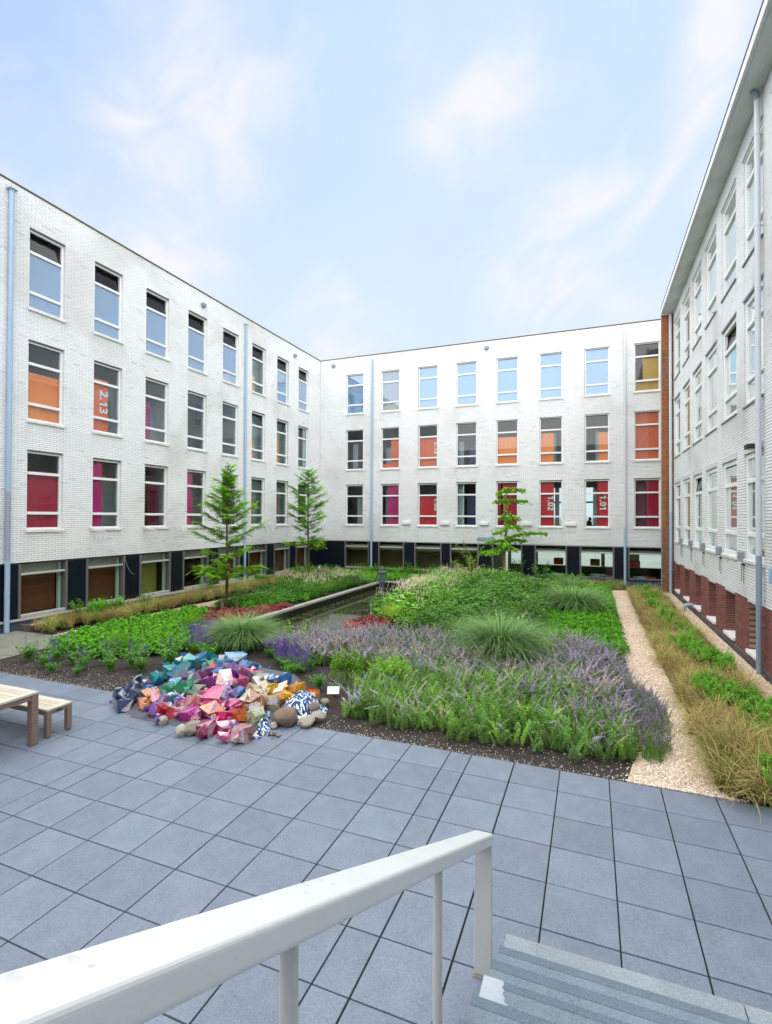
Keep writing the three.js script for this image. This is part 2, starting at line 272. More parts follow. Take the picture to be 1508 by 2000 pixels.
// garden edging along the terrace: a thin line of pale grit
{
  const r = rng(91), list = [], g = new THREE.IcosahedronGeometry(1, 0);
  for (let i = 0; i < 2600; i++) { const x = lerp(-12.4, 1.7, r()), z = ZG - 0.01 - Math.pow(r(), 2.2) * (x < -8 ? 0.9 : 0.55), k = 0.0035 + 0.0065 * r() * r(); if (x > -8.2 && x < -4 && r() < 0.6) continue; const t = 0.35 + 0.5 * r(); list.push({ p: V(x, k * 0.3, z), s: [k * 1.4, k * 0.8, k], e: [r(), r() * 6.3, r()], c: C(t, t * 0.88, t * 0.74) }); }
  tag(inst('grit', g, M.pebble, list), 'pale stone grit scattered along the dark soil edge', 'grit', null, 'stuff');
  const peb = [], chips = [C(0.72, 0.58, 0.45), C(0.58, 0.43, 0.31), C(0.80, 0.70, 0.57), C(0.44, 0.34, 0.26), C(0.86, 0.79, 0.69), C(0.64, 0.51, 0.38)];
  const put = (x, z, y, k) => peb.push({ p: V(x, y + k * 0.25, z), s: [k * (0.9 + 0.7 * r()), k * 0.7, k], e: [r() * 0.7, r() * 6.3, r() * 0.7], c: chips[Math.floor(r() * 6)].clone().multiplyScalar(0.75 + 0.5 * r()) });
  for (let i = 0; i < 26000; i++) { const z = ZG - Math.pow(r(), 1.7) * 17, x = lerp(z > -8 ? lerp(0.42, 0.72, (ZG - z) / 0.9) : 0.74, z > -9 ? 1.6 : 1.48, r()); put(x + (r() < 0.12 ? (r() - 0.5) * 0.5 : 0), z, 0.006, 0.006 + 0.008 * r()); }
  for (let i = 0; i < 5000; i++) { const z = -9 - r() * 15; put(lerp(2.87, 3.2, r()), z, 0.13, 0.007 + 0.008 * r()); }
  tag(inst('gravel', g, M.pebble, peb), 'loose pinkish gravel covering the narrow garden paths', 'gravel', null, 'stuff');
}

// ------------------------------------------------------------------ pool
{
  const x0 = -10.0, x1 = -6.66, z0 = -24.6, z1 = -11.3;
  const pool = struct('pool', [box(x0 - 0.02, x1 + 0.02, -0.62, -0.55, z0, z1), box(x0, x0 + 0.05, -0.55, -0.03, z0, z1), box(x1 - 0.05, x1, -0.55, -0.03, z0, z1), box(x0 + 0.05, x1 - 0.05, -0.55, -0.03, z0, z0 + 0.05), box(x0 + 0.05, x1 - 0.05, -0.55, -0.03, z1 - 0.05, z1)], M.poolSide);
  const put = (a, b, c, d) => mesh('coping_stone', rbox(a, b, -0.028, 0.055, c, d, 0.01), M.coping, pool);
  for (let z = z1 + 0.08, i = 0; z > z0; z -= 1.03, i++) { put(x0 - 0.16, x0 + 0.07, Math.max(z0, z - 1.024), z); put(x1 - 0.07, x1 + 0.16, Math.max(z0, z - 1.024), z); }
  for (let x = x0 + 0.076; x < x1 - 0.1; x += 0.8) { put(x, Math.min(x1 - 0.076, x + 0.794), z0 - 0.14, z0 + 0.07); put(x, Math.min(x1 - 0.076, x + 0.794), z1 - 0.1, z1 + 0.078); }
  struct('water', metreUV(new THREE.PlaneGeometry(x1 - x0 - 0.1, z1 - z0 - 0.1).rotateX(-Math.PI / 2).translate((x0 + x1) / 2, -0.27, (z0 + z1) / 2)), M.water);
  const r = rng(17), fl = [], leafG = new THREE.CircleGeometry(1, 7).rotateX(-Math.PI / 2);
  for (let i = 0; i < 420; i++) { const e = r() < 0.7 ? x0 + 0.08 + Math.pow(r(), 2) * 0.9 : lerp(x0 + 0.1, x1 - 0.1, r()), k = 0.012 + 0.03 * r(); fl.push({ p: V(e, -0.266, lerp(-13, z0 + 0.2, r())), s: [k, 1, k * (0.5 + 0.5 * r())], e: [0, r() * 6, 0], c: C(0.10 + 0.08 * r(), 0.14 + 0.08 * r(), 0.03) }); }
  tag(inst('duckweed', leafG, std({ side: THREE.DoubleSide, roughness: 0.8 }), fl), 'specks of green weed floating along the pool edge', 'pond weed', null, 'stuff');
}

// ------------------------------------------------------------------ the three wings of the building
// a wing is a group whose x runs along the facade to the right, y up, z out into the courtyard
function facadeShape(u0, u1, v0, v1, holes, grow) {
  const sh = new THREE.Shape([[u0, v0], [u1, v0], [u1, v1], [u0, v1]].map(([x, y]) => new THREE.Vector2(x, y)));
  for (const [a, b, c, d] of holes) { const g = grow; sh.holes.push(new THREE.Path([[a - g, c - g], [a - g, d + g], [b + g, d + g], [b + g, c - g]].map(([x, y]) => new THREE.Vector2(x, y)))); }
  return sh;
}
function brickwork(parent, name, mat, u0, u1, v0, v1, holes, { seed = 1, front = 0, tint, len = 0.212, course = 0.0625, depth = 0.1, jointH = 0.011, jointV = 0.009 } = {}) {
  const r = rng(seed), list = [], n = Math.round((v1 - v0) / course), ch = (v1 - v0) / n;
  for (let j = 0; j < n; j++) {
    const a = v0 + j * ch, b = a + ch, mid = (a + b) / 2, off = (j % 2 ? 0.5 : 0) * len;
    let free = [[u0, u1]];
    for (const [h0, h1, c, d] of holes) if (mid > c && mid < d) free = free.flatMap(([p, q]) => h1 <= p || h0 >= q ? [[p, q]] : [[p, h0], [h1, q]].filter(([s, t]) => t - s > 0.01));
    for (const [p, q] of free) {
      for (let k = Math.floor((p - off) / len); k * len + off < q; k++) {
        const s = Math.max(p, k * len + off + jointV / 2), e = Math.min(q, (k + 1) * len + off - jointV / 2);
        if (e - s < 0.025) continue;
        const c = tint(r, (s + e) / 2, mid);
        list.push({ p: V((s + e) / 2, mid, front - depth / 2 + (r() - 0.5) * 0.0025), s: [e - s, ch - jointH, depth], e: [0, 0, (r() - 0.5) * 0.004], c });
      }
    }
  }
  return tag(inst(name, new THREE.BoxGeometry(1, 1, 1), mat, list, parent), null, null, null, 'stuff');
}
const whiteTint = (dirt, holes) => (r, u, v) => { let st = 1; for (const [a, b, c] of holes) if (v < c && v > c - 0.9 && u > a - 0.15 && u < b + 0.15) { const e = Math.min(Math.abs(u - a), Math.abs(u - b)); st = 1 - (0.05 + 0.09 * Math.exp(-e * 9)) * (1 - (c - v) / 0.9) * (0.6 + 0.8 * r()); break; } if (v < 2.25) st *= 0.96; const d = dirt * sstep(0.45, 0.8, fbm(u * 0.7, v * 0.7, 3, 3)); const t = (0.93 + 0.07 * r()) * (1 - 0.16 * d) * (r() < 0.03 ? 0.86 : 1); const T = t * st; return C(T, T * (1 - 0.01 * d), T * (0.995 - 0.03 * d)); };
const redTint = (r, u, v) => { const k = r(), t = 0.75 + 0.5 * r(); return C(0.27 * t, 0.088 * t, 0.068 * t).lerp(C(0.20, 0.065, 0.055), k * 0.5); };
const terraTint = (r, u, v) => { const g = fbm(u * 3 + 9, v * 0.5, 1, 3), t = 0.75 + 0.5 * r(); return C(0.44 * t, 0.155 * t, 0.062 * t).lerp(C(0.24, 0.15, 0.10), clamp((g - 0.45) * 3) * 0.9).lerp(C(0.52, 0.25, 0.10), r() < 0.2 ? 0.5 : 0); };

const panelMat = (r, g, b, rough = 0.35) => phys({ color: C(r, g, b), map: rep(texSoft, 1), roughness: rough });
const P = { added_backing: panelMat(0.115, 0.030, 0.010, 0.8), orange: panelMat(0.92, 0.21, 0.008), deepOrange: panelMat(0.80, 0.105, 0.008), red: panelMat(0.56, 0.012, 0.030), crimson: panelMat(0.38, 0.006, 0.035), magenta: panelMat(0.46, 0.012, 0.14), plum: panelMat(0.22, 0.02, 0.07), yellow: panelMat(0.80, 0.42, 0.05), ochre: panelMat(0.60, 0.29, 0.01), grey: panelMat(0.45, 0.47, 0.48, 0.8), blue: panelMat(0.03, 0.04, 0.12), teal: panelMat(0.20, 0.36, 0.38), olive: panelMat(0.30, 0.30, 0.06, 0.8), mint: panelMat(0.50, 0.68, 0.60, 0.7) };
const PW = { orange: 'bright orange', deepOrange: 'deep orange', red: 'bright red', crimson: 'crimson red', magenta: 'magenta', plum: 'dark plum', yellow: 'yellow', ochre: 'ochre yellow', grey: 'light grey', blue: 'dark blue', teal: 'teal', olive: 'olive', mint: 'pale mint', added_backing: 'brown' };
const numberMat = std({ color: C(0.62, 0.78, 0.76), roughness: 0.6 });

// window: w x h opening, bars at the given heights (fractions), frame set back from the brick face
const winCache = new Map();
function windowGeos(w, h, bars, fr, back, bar) {
  const key = [w, h, bars, fr, back, bar].join();
  if (winCache.has(key)) return winCache.get(key);
  const z1 = -back, z0 = z1 - 0.075, parts = [rbox(0.001, fr, 0.001, h - 0.001, z0, z1, 0.006, 1), rbox(w - fr, w - 0.001, 0.001, h - 0.001, z0, z1, 0.006, 1), rbox(fr, w - fr, h - fr, h - 0.002, z0 + 0.001, z1 - 0.002, 0.006, 1), rbox(fr, w - fr, 0.002, fr, z0 + 0.001, z1 - 0.002, 0.006, 1)];
  for (const b of bars) parts.push(rbox(fr, w - fr, b * h - bar / 2, b * h + bar / 2, z0 + 0.002, z1 + 0.006, 0.008, 1));
  const ys = [fr, ...bars.flatMap((b) => [b * h - bar / 2, b * h + bar / 2]), h - fr], panes = [];
  for (let i = 0; i < ys.length; i += 2) panes.push({ g: new THREE.PlaneGeometry(w - 2 * fr, ys[i + 1] - ys[i]), y: (ys[i] + ys[i + 1]) / 2, h: ys[i + 1] - ys[i] });
  const out = { frame: join(parts), panes, zp: z0 + 0.03 }; winCache.set(key, out); return out;
}
function addWindow(parent, u, v, w, h, { bars = [0.212, 0.72], fr = 0.065, back = 0.085, bar = 0.085, mat = M.white, glass = M.glass, sill = true, tilt = 0, panels = [], text, name = 'window', seal = true } = {}) {
  const g = windowGeos(w, h, bars, fr, back, bar), m = mesh(name, g.frame, mat, parent); m.position.set(u, v, 0);
  g.panes.forEach((p, i) => {
    const q = mesh('pane', p.g, i === g.panes.length - 1 && tilt ? M.glass : glass, m); q.position.set(w / 2, p.y, g.zp);
    if (i === g.panes.length - 1 && tilt) { q.position.y = p.y; q.rotation.x = -tilt; q.position.z = g.zp - Math.sin(tilt) * p.h / 2; const s = mesh('vent_sash', [box(-w / 2 + fr, w / 2 - fr, p.h / 2 - 0.012, p.h / 2, -0.012, 0.012), box(w / 2 - fr - 0.012, w / 2 - fr, -p.h / 2, p.h / 2, -0.012, 0.012), box(-w / 2 + fr, -w / 2 + fr + 0.012, -p.h / 2, p.h / 2, -0.012, 0.012)], M.seal, m); s.position.copy(q.position); s.rotation.copy(q.rotation); }
    else if (i === g.panes.length - 1 && seal) mesh('seal', box(fr, w - fr, h - fr - 0.018, h - fr - 0.001, g.zp + 0.004, g.zp + 0.018), M.seal, m);
  });
  if (sill) mesh('sill', rbox(-0.02, w + 0.02, -0.075, 0.0, -0.12, 0.045, 0.006, 1), M.sill, m);
  for (let [kind, a, b, c, d, z = -0.5] of panels) { if (z >= -0.36) { z = -0.185; a = Math.max(0.03, a); b = Math.min(0.97, b); d = Math.min(0.97, d); c = Math.max(0.02, c); } mesh('coloured_panel', box(a * w, b * w, c * h, d * h, z - 0.03, z), P[kind], m).userData.label = `${PW[kind]} panel behind the glass`; }
  if (text) { const [s, x, y, size] = text, z = -0.183, t = new TextGeometry(s, { font, size, depth: 0.006, curveSegments: 4 }); const n = mesh('room_number', t, numberMat, m); n.rotation.z = -Math.PI / 2; n.position.set(x * w, y * h, z); }
  return m;
}
function downpipe(parent, u, w, v0, v1, r, segs) {   // segs: [from, to, material]
  let first;
  for (const [a, b, m] of segs) { const p = mesh('drainpipe', cyl(r, r, b - a, u, a, w, 16), m, parent); first ??= p; for (let y = a + 1.1; y < b - 0.1; y += 1.9) mesh('pipe_clip', [cyl(r + 0.007, r + 0.007, 0.03, u, y, w, 16), box(u - 0.015, u + 0.015, y, y + 0.03, -0.0, w)], m, p); }
  return first;
}

// ---- left wing
{
  const w = thing('left_wing', 'long white brick wing along the left of the courtyard with three rows of windows', 'building', [XL, 0, 0], Math.PI / 2);
  const rows = [[2.90, 5.24], [6.14, 8.50], [9.46, 11.82]], cols = []; for (let k = -7; k < 8; k++) cols.push(10.13 + 2.151 * k);
  const holes = []; for (const c of cols) for (const [a, b] of rows) holes.push([c, c + 1.12, a, b]);
  mesh('wall', new THREE.ExtrudeGeometry(facadeShape(-6, 27.9, 1.95, 12.85, holes, 0.012), { depth: 0.30, bevelEnabled: false }).translate(0, 0, -0.312), M.mortar, w);
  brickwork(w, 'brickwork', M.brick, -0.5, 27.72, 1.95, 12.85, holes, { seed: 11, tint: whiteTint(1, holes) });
  mesh('roof_edge', rbox(-6, 27.72, 12.852, 12.90, -0.34, 0.03, 0.01, 1), M.cap, w);
  mesh('roof', box(-6, 28, 12.4, 12.80, -9, -0.32), M.roof, w);
  mesh('room', [box(-6, 28, 1.55, 1.90, -6, -0.32), box(-6, 28, 5.55, 5.75, -6, -0.32), box(-6, 28, 8.85, 9.05, -6, -0.32), box(-6, 28, 1.95, 12.4, -6.1, -6.0), ...cols.filter((_, i) => i % 2 === 0).map((c) => box(c - 0.55, c - 0.45, 1.95, 12.4, -6, -0.33))], M.room, w);
  const spec = { '0,0': { panels: [['crimson', 0, 1.2, 0, 0.75, -0.3]] }, '1,0': { panels: [['magenta', -0.6, 0.45, 0, 1, -0.35], ['grey', 0.5, 1.6, 0, 1, -0.9]] }, '2,0': { panels: [['olive', -0.3, 0.7, 0, 1, -0.8], ['plum', 0.7, 1.2, 0, 0.7, -0.7]] }, '3,0': { panels: [['magenta', -0.7, 0.45, 0, 1, -0.35], ['grey', 0.5, 1.8, 0, 1, -0.9]] }, '4,0': { panels: [['grey', 0, 1, 0, 1, -0.9]] }, '5,0': { panels: [['red', -1, 0.3, 0, 0.72, -0.3], ['mint', 0.4, 1.5, 0, 1, -0.7]] }, '6,0': { panels: [['plum', -1, 0.4, 0, 0.7, -0.3], ['mint', 0.5, 1.5, 0, 1, -0.7]] },
    '0,1': { panels: [['orange', -0.2, 1.3, 0, 0.62, -0.3]] }, '1,1': { panels: [['deepOrange', -0.6, 0.62, 0, 0.78, -0.35], ['grey', 0.7, 1.8, 0, 0.8, -0.9]], text: ['2.13', 0.34, 0.63, 0.3, -0.342] }, '2,1': { panels: [['magenta', 0.1, 0.62, 0, 0.66, -0.5], ['grey', 0.7, 1.8, 0, 0.66, -0.9]] }, '3,1': { panels: [['grey', -0.4, 0.5, 0, 0.8, -0.9]] }, '5,1': { panels: [['orange', -1, 0.35, 0, 0.45, -0.3], ['mint', 0.5, 1.5, 0, 1, -0.7]] }, '6,1': { panels: [['orange', -1, 0.4, 0, 0.6, -0.3], ['mint', 0.5, 1.5, 0, 1, -0.7]] },
    '5,2': { panels: [['yellow', -1, 0.4, 0, 0.36, -0.3], ['mint', 0.5, 1.5, 0, 0.8, -0.7]], glass: M.glassMid }, '6,2': { panels: [['blue', -0.6, 0.3, 0, 0.5, -0.4]] } };
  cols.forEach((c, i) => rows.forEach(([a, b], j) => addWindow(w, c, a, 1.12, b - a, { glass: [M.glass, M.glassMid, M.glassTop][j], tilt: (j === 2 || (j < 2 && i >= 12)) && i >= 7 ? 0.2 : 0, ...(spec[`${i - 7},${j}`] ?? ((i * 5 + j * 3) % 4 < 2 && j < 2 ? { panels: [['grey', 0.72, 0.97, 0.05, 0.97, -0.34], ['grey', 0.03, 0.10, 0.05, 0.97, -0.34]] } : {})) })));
  // glazed ground floor under the white wall
  mesh('base_wall', [box(-6, 27.7, -0.4, 0.33, -0.4, -0.07)], M.plinth, w);
  mesh('lintel', box(-6, 27.7, 1.90, 1.948, -0.4, -0.02), M.seal, w);
  mesh('ground_floor_room', [box(-6, 27.7, -0.5, -0.4, -6, -0.41), box(-6, 27.7, -0.4, 1.9, -2.2, -2.1)], M.roomDark, w);
  for (let k = -5; k < 8; k++) {
    const u0 = 9.93 + 2.155 * k, u1 = u0 + 1.51, g = mesh('ground_floor_window', [rbox(u0, u0 + 0.075, 0.34, 1.9, -0.2, 0.0, 0.006, 1), rbox(u1 - 0.075, u1, 0.34, 1.9, -0.2, 0.0, 0.006, 1)], M.greyFrame, w);
    mesh('transom_bar', rbox(u0 + 0.075, u1 - 0.075, 1.575, 1.635, -0.14, -0.02, 0.008, 1), M.alu, g);
    mesh('sill', [rbox(u0 + 0.07, u1 - 0.07, 0.335, 0.43, -0.16, 0.01, 0.012, 1), rbox(u0 - 0.3, u1 + 0.35, 0.26, 0.325, -0.09, 0.035, 0.01, 1)], M.alu, g);
    for (const [a, b] of [[0.43, 1.575], [1.635, 1.9]]) { const q = mesh('pane', new THREE.PlaneGeometry(u1 - u0 - 0.15, b - a), M.glassDark, g); q.position.set((u0 + u1) / 2, (a + b) / 2, -0.11); }
    mesh('reveal', box(u1 - 0.16, u1 - 0.078, 0.4, 1.88, -0.30, -0.21), P.mint, g);
    if (k === 2 || k === 3) mesh('curtain', box(k === 2 ? u0 + 0.45 : u0 + 0.1, k === 2 ? u1 - 0.2 : u0 + 0.5, 0.0, 1.88, -0.6, -0.55), P.olive, g);
    mesh('navy_panel', rbox(u1 + 0.005, k === 7 ? 27.9 : u0 + 2.15, 0.34, 1.895, -0.16, -0.03, 0.004, 1), M.navy, w);
    if (k !== 2 && k !== 3) mesh('added_backing', box(u0 + 0.09, u1 - 0.18, 0.42, 1.88, -0.36, -0.34), P.added_backing, g);  // brown sheet added behind the glass; daylight on it gives the brown tone
  }
  const mid = downpipe(w, 20.30, 0.085, 0, 12.5, 0.055, [[0.02, 2.2, M.pipeBlue], [2.2, 12.55, M.pipeBlue]]);
  const near = downpipe(w, 9.56, 0.09, 0, 12.6, 0.068, [[0.02, 2.05, M.pipeBlue], [2.05, 4.0, std({ color: C(0.30, 0.31, 0.40), roughness: 0.5 })], [4.0, 12.62, M.pipeBlue]]);
  mesh('pipe_hopper', [rbox(9.44, 9.68, 12.58, 12.70, 0.0, 0.2, 0.01, 1), rbox(20.22, 20.38, 12.5, 12.62, 0.0, 0.17, 0.01, 1)], M.pipeGrey, w);
  for (const u of [17.3, 24.6]) mesh('roof_lamp', [rbox(u, u + 0.22, 12.28, 12.40, 0.001, 0.12, 0.01, 1), box(u + 0.03, u + 0.19, 12.24, 12.279, 0.01, 0.1)], M.pipeDark, w);
  // folded wire drying brackets
  for (const [u, n] of [[12.15, 4], [14.35, 4], [15.9, 2], [16.15, 3], [22.3, 3]]) { const t = []; for (let k = 0; k < n; k++) t.push(tube([V(u, 2.98, 0.03), V(u + 0.12 + 0.13 * k, 2.7, 0.12 + 0.05 * k), V(u + 0.16 + 0.14 * k, 2.46, 0.05)], 0.011, 5)); mesh('wire_bracket', t, M.white, w); }
  mesh('loose_cable', tube([V(13.55, 1.93, 0.02), V(13.62, 1.6, 0.05), V(13.78, 1.32, 0.06), V(13.95, 1.22, 0.05)], 0.006, 5), std({ color: C(0.35, 0.42, 0.45) }), w);
  // ends that close the wing
  mesh('end_wall', [box(27.75, 27.85, -0.5, 12.8, -9, -0.33), box(-6.1, -6.0, -0.5, 12.8, -9, 0), box(-6, 28, -0.5, 12.8, -9.1, -9)], M.mortar, w);
}
// ---- back wing
{
  const w = thing('back_wing', 'white brick wing closing the far end of the courtyard', 'building', [0, 0, ZB]);
  const rows = [[2.86, 5.24], [6.14, 8.54], [9.48, 11.86]], cols = [-13.64, -11.37, -9.10, -6.90, -4.71, -2.49, -0.29, 1.95], holes = [];
  for (const c of cols) for (const [a, b] of rows) holes.push([c, c + 1.145, a, b]);
  mesh('wall', new THREE.ExtrudeGeometry(facadeShape(XL, 7, 1.95, 12.85, holes, 0.012), { depth: 0.30, bevelEnabled: false }).translate(0, 0, -0.312), M.mortar, w);
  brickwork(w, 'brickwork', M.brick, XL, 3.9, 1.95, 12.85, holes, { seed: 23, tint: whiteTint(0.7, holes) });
  mesh('roof_edge', rbox(XL, 7, 12.852, 12.90, -0.34, 0.03, 0.01, 1), M.cap, w);
  mesh('roof', box(XL, 7, 12.4, 12.80, -6.2, -0.32), M.roof, w);
  mesh('room', [box(XL, 7, 1.90, 1.949, -6, -0.02), box(XL, 7, 1.56, 1.72, -7, -0.42), box(XL, 7, 5.55, 5.75, -6, -0.32), box(XL, 7, 8.85, 9.05, -6, -0.32), box(XL, 7, 5.2, 12.4, -6.2, -6.0), box(XL, -2.35, 1.95, 5.3, -6.2, -6), box(-1.6, -0.62, 1.95, 5.3, -6.2, -6), box(0.12, 7, 1.95, 5.3, -6.2, -6), box(-2.35, 0.12, 1.95, 2.9, -6.2, -6), box(-2.35, -1.6, 4.25, 4.35, -6.15, -6.05), box(-0.62, 0.12, 4.25, 4.35, -6.15, -6.05), ...[-15.3, -12, -7.6, -3.1, 1.4, 6].map((u) => box(u, u + 0.1, 1.95, 12.4, -6, -0.33))], M.room, w);
  const spec = { '0,0': { panels: [['grey', 0.2, 1.2, 0, 0.7, -1.2]] }, '1,0': { panels: [['magenta', 0.32, 1.1, 0, 1, -0.35], ['grey', 0, 0.3, 0, 1, -0.8]] }, '2,0': { panels: [['red', -0.1, 1.1, 0, 0.72, -0.3]], text: ['1.ua', 0.80, 0.66, 0.26, -0.29] }, '3,0': { panels: [['grey', -0.1, 0.3, 0, 1, -0.5], ['blue', 0.38, 1.1, 0, 0.7, -0.8], ['grey', 0.30, 0.36, 0, 1, -0.3]] }, '4,0': { panels: [['crimson', -0.1, 1.1, 0, 0.95, -0.35], ['magenta', 0.2, 0.28, 0, 1, -0.3]] }, '5,0': { panels: [['red', -0.1, 0.62, 0, 0.95, -0.3], ['grey', 0.63, 0.82, 0, 0.9, -0.9]], text: ['1.02', 0.36, 0.68, 0.29, -0.29] }, '6,0': { panels: [['red', 0.52, 1.0, 0, 0.96, -0.3], ['grey', 0.34, 0.5, 0, 0.9, -0.9]], text: ['1.01', 0.62, 0.68, 0.29, -0.29] }, '7,0': { panels: [['crimson', 0.48, 1.2, 0, 1, -0.3], ['plum', -0.2, 0.48, 0, 1, -0.6]] },
    '0,1': { panels: [['grey', 0, 0.3, 0, 0.7, -1], ['grey', 0.75, 1.1, 0, 0.6, -1]] }, '1,1': { panels: [['deepOrange', 0.5, 1.1, 0, 0.75, -0.35], ['deepOrange', -0.1, 0.5, 0, 0.13, -0.35], ['grey', 0, 0.45, 0.13, 0.55, -0.8]] }, '2,1': { panels: [['deepOrange', -0.1, 1.1, 0, 0.72, -0.3]], text: ['2.12', 0.80, 0.6, 0.26, -0.29] }, '3,1': { panels: [['grey', 0, 0.25, 0, 0.6, -0.7], ['blue', 0.5, 1.1, 0.1, 0.45, -0.9]] }, '4,1': { panels: [['orange', -0.1, 1.1, 0, 0.62, -0.35]] }, '5,1': { panels: [['orange', -0.1, 0.62, 0, 0.66, -0.35], ['teal', 0.62, 0.7, 0, 0.66, -0.4]] }, '6,1': { panels: [['orange', 0.55, 1.1, 0, 0.62, -0.35], ['teal', 0.45, 0.54, 0, 0.66, -0.4]] }, '7,1': { panels: [['deepOrange', -0.1, 1.1, 0, 1, -0.35]] },
    '0,2': { panels: [['teal', -0.1, 1.1, 0, 0.55, -0.5]] }, '1,2': { panels: [['yellow', -0.1, 1.1, 0, 0.24, -0.3]], glass: M.glassHalf }, '5,2': { panels: [['grey', 0.1, 0.6, 0, 0.6, -0.6]] }, '7,2': { panels: [['ochre', 0.35, 1.2, 0, 0.72, -0.3], ['ochre', 0, 0.35, 0, 0.25, -0.3]], glass: M.glassMid } };
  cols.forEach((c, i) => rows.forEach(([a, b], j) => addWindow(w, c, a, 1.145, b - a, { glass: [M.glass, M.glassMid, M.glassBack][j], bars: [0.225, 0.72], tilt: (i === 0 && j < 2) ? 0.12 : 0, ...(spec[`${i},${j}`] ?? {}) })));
  // glazed ground floor
  const ws = [-12.9, -10.72, -8.51, -6.44, -4.14, -1.93, 0.27, 2.47], hw = 0.80;
  mesh('base_wall', [box(XL, 7, -0.5, 0.30, -0.4, -0.06)], M.plinth, w);
  mesh('ground_floor_room', [box(XL, -5.3, -0.5, -0.4, -7, -0.41), box(XL, -5.3, -0.4, 1.56, -2.1, -2.0), box(-5.35, -5.25, -0.4, 1.56, -7, -0.41), box(XL, -5.3, 1.4, 1.55, -7, -0.41)], M.roomOlive, w);
  mesh('restaurant_floor', box(-5.25, 7, -0.5, -0.4, -8, -0.41), std({ color: C(0.03, 0.035, 0.04), roughness: 0.4 }), w);
  const rest = [box(-5.25, 7, -0.4, 0.25, -8, -7.9)]; for (const u of [-5.25, -3.5, -1.45, 0.6, 1.9, 4.2]) rest.push(box(u, u + (u === 1.9 ? 0.9 : 0.22), 0.25, 1.56, -8, -7.9));
  mesh('restaurant_wall', rest, M.roomOlive, w);
  mesh('bench_seat', [rbox(-5.0, 1.6, -0.4, 0.28, -7.5, -7.2, 0.02, 1), rbox(2.2, 6.8, -0.4, 0.30, -7.5, -7.2, 0.02, 1)], std({ color: C(0.012, 0.045, 0.03), roughness: 0.7 }), w);
  ws.forEach((c, k) => {
    const u0 = c - hw, u1 = c + hw, lo = 0.34, g = mesh('ground_floor_window', [rbox(u0, u0 + 0.075, lo, 1.898, -0.2, 0.0, 0.006, 1), rbox(u1 - 0.075, u1, lo, 1.898, -0.2, 0.0, 0.006, 1)], M.greyFrame, w);
    mesh('transom_bar', rbox(u0 + 0.075, u1 - 0.075, 1.565, 1.63, -0.14, -0.02, 0.008, 1), M.alu, g);
    mesh('sill', rbox(u0 + 0.07, u1 - 0.07, lo - 0.02, lo + 0.06, -0.16, 0.03, 0.01, 1), k > 3 ? M.plinth : M.alu, g);
    for (const [a, b] of [[lo + 0.06, 1.565], [1.63, 1.897]]) { const q = mesh('pane', new THREE.PlaneGeometry(u1 - u0 - 0.15, b - a), k > 4 ? M.glassDark : M.glassDark, g); q.position.set(c, (a + b) / 2, -0.11); }
    mesh('navy_panel', rbox(u1 + 0.005, Math.min(ws[k + 1] ?? 5, 5) - hw - 0.005, lo, 1.896, -0.16, -0.03, 0.004, 1), M.navy, w);
  });
  mesh('navy_panel', rbox(XL - 0.028, -13.705, 0.34, 1.896, -0.16, -0.03, 0.004, 1), M.navy, w);
  downpipe(w, -11.92, 0.085, 0, 12.5, 0.06, [[0.02, 2.6, M.pipeBlue], [2.6, 12.6, M.pipeBlue]]);
  downpipe(w, 1.54, 0.085, 0, 12.5, 0.06, [[0.02, 2.9, M.pipeBlue], [2.9, 12.55, M.pipeGrey]]);
  for (const u of [-14.6, -5.35]) mesh('roof_lamp', [rbox(u, u + 0.24, 12.42, 12.56, 0.001, 0.12, 0.01, 1), box(u + 0.03, u + 0.2, 12.38, 12.419, 0.01, 0.1)], M.pipeDark, w);
  for (const u of [-10.02, -7.75, -5.60, -3.35, -1.2]) mesh('vent_box', [rbox(u + 0.0, u + 0.5, 2.92, 3.10, 0.001, 0.12, 0.02, 1), rbox(u + 0.01, u + 0.49, 2.62, 2.635, 0.001, 0.02, 0.004, 1)], M.white, w);
  const sign = mesh('street_sign', rbox(-5.70, -4.78, 2.07, 2.25, 0.004, 0.02, 0.006, 1), std({ color: C(0.03, 0.12, 0.28), roughness: 0.35 }), w);
  const tg = new TextGeometry('JAN VAN BOS PLEIN', { font, size: 0.062, depth: 0.003, curveSegments: 3 }); tg.computeBoundingBox(); tg.scale(0.80 / tg.boundingBox.max.x, 1, 1);
  mesh('lettering', [tg.translate(-5.64, 2.155, 0.0205), box(-5.64, -4.84, 2.105, 2.118, 0.0205, 0.023)], std({ color: C(0.85, 0.9, 0.95) }), sign);
  mesh('end_wall', [box(XL - 0.1, XL - 0.001, -0.5, 12.4, -8.1, -0.33), box(7, 7.1, -0.5, 12.8, -8.1, 0)], M.mortar, w);
}
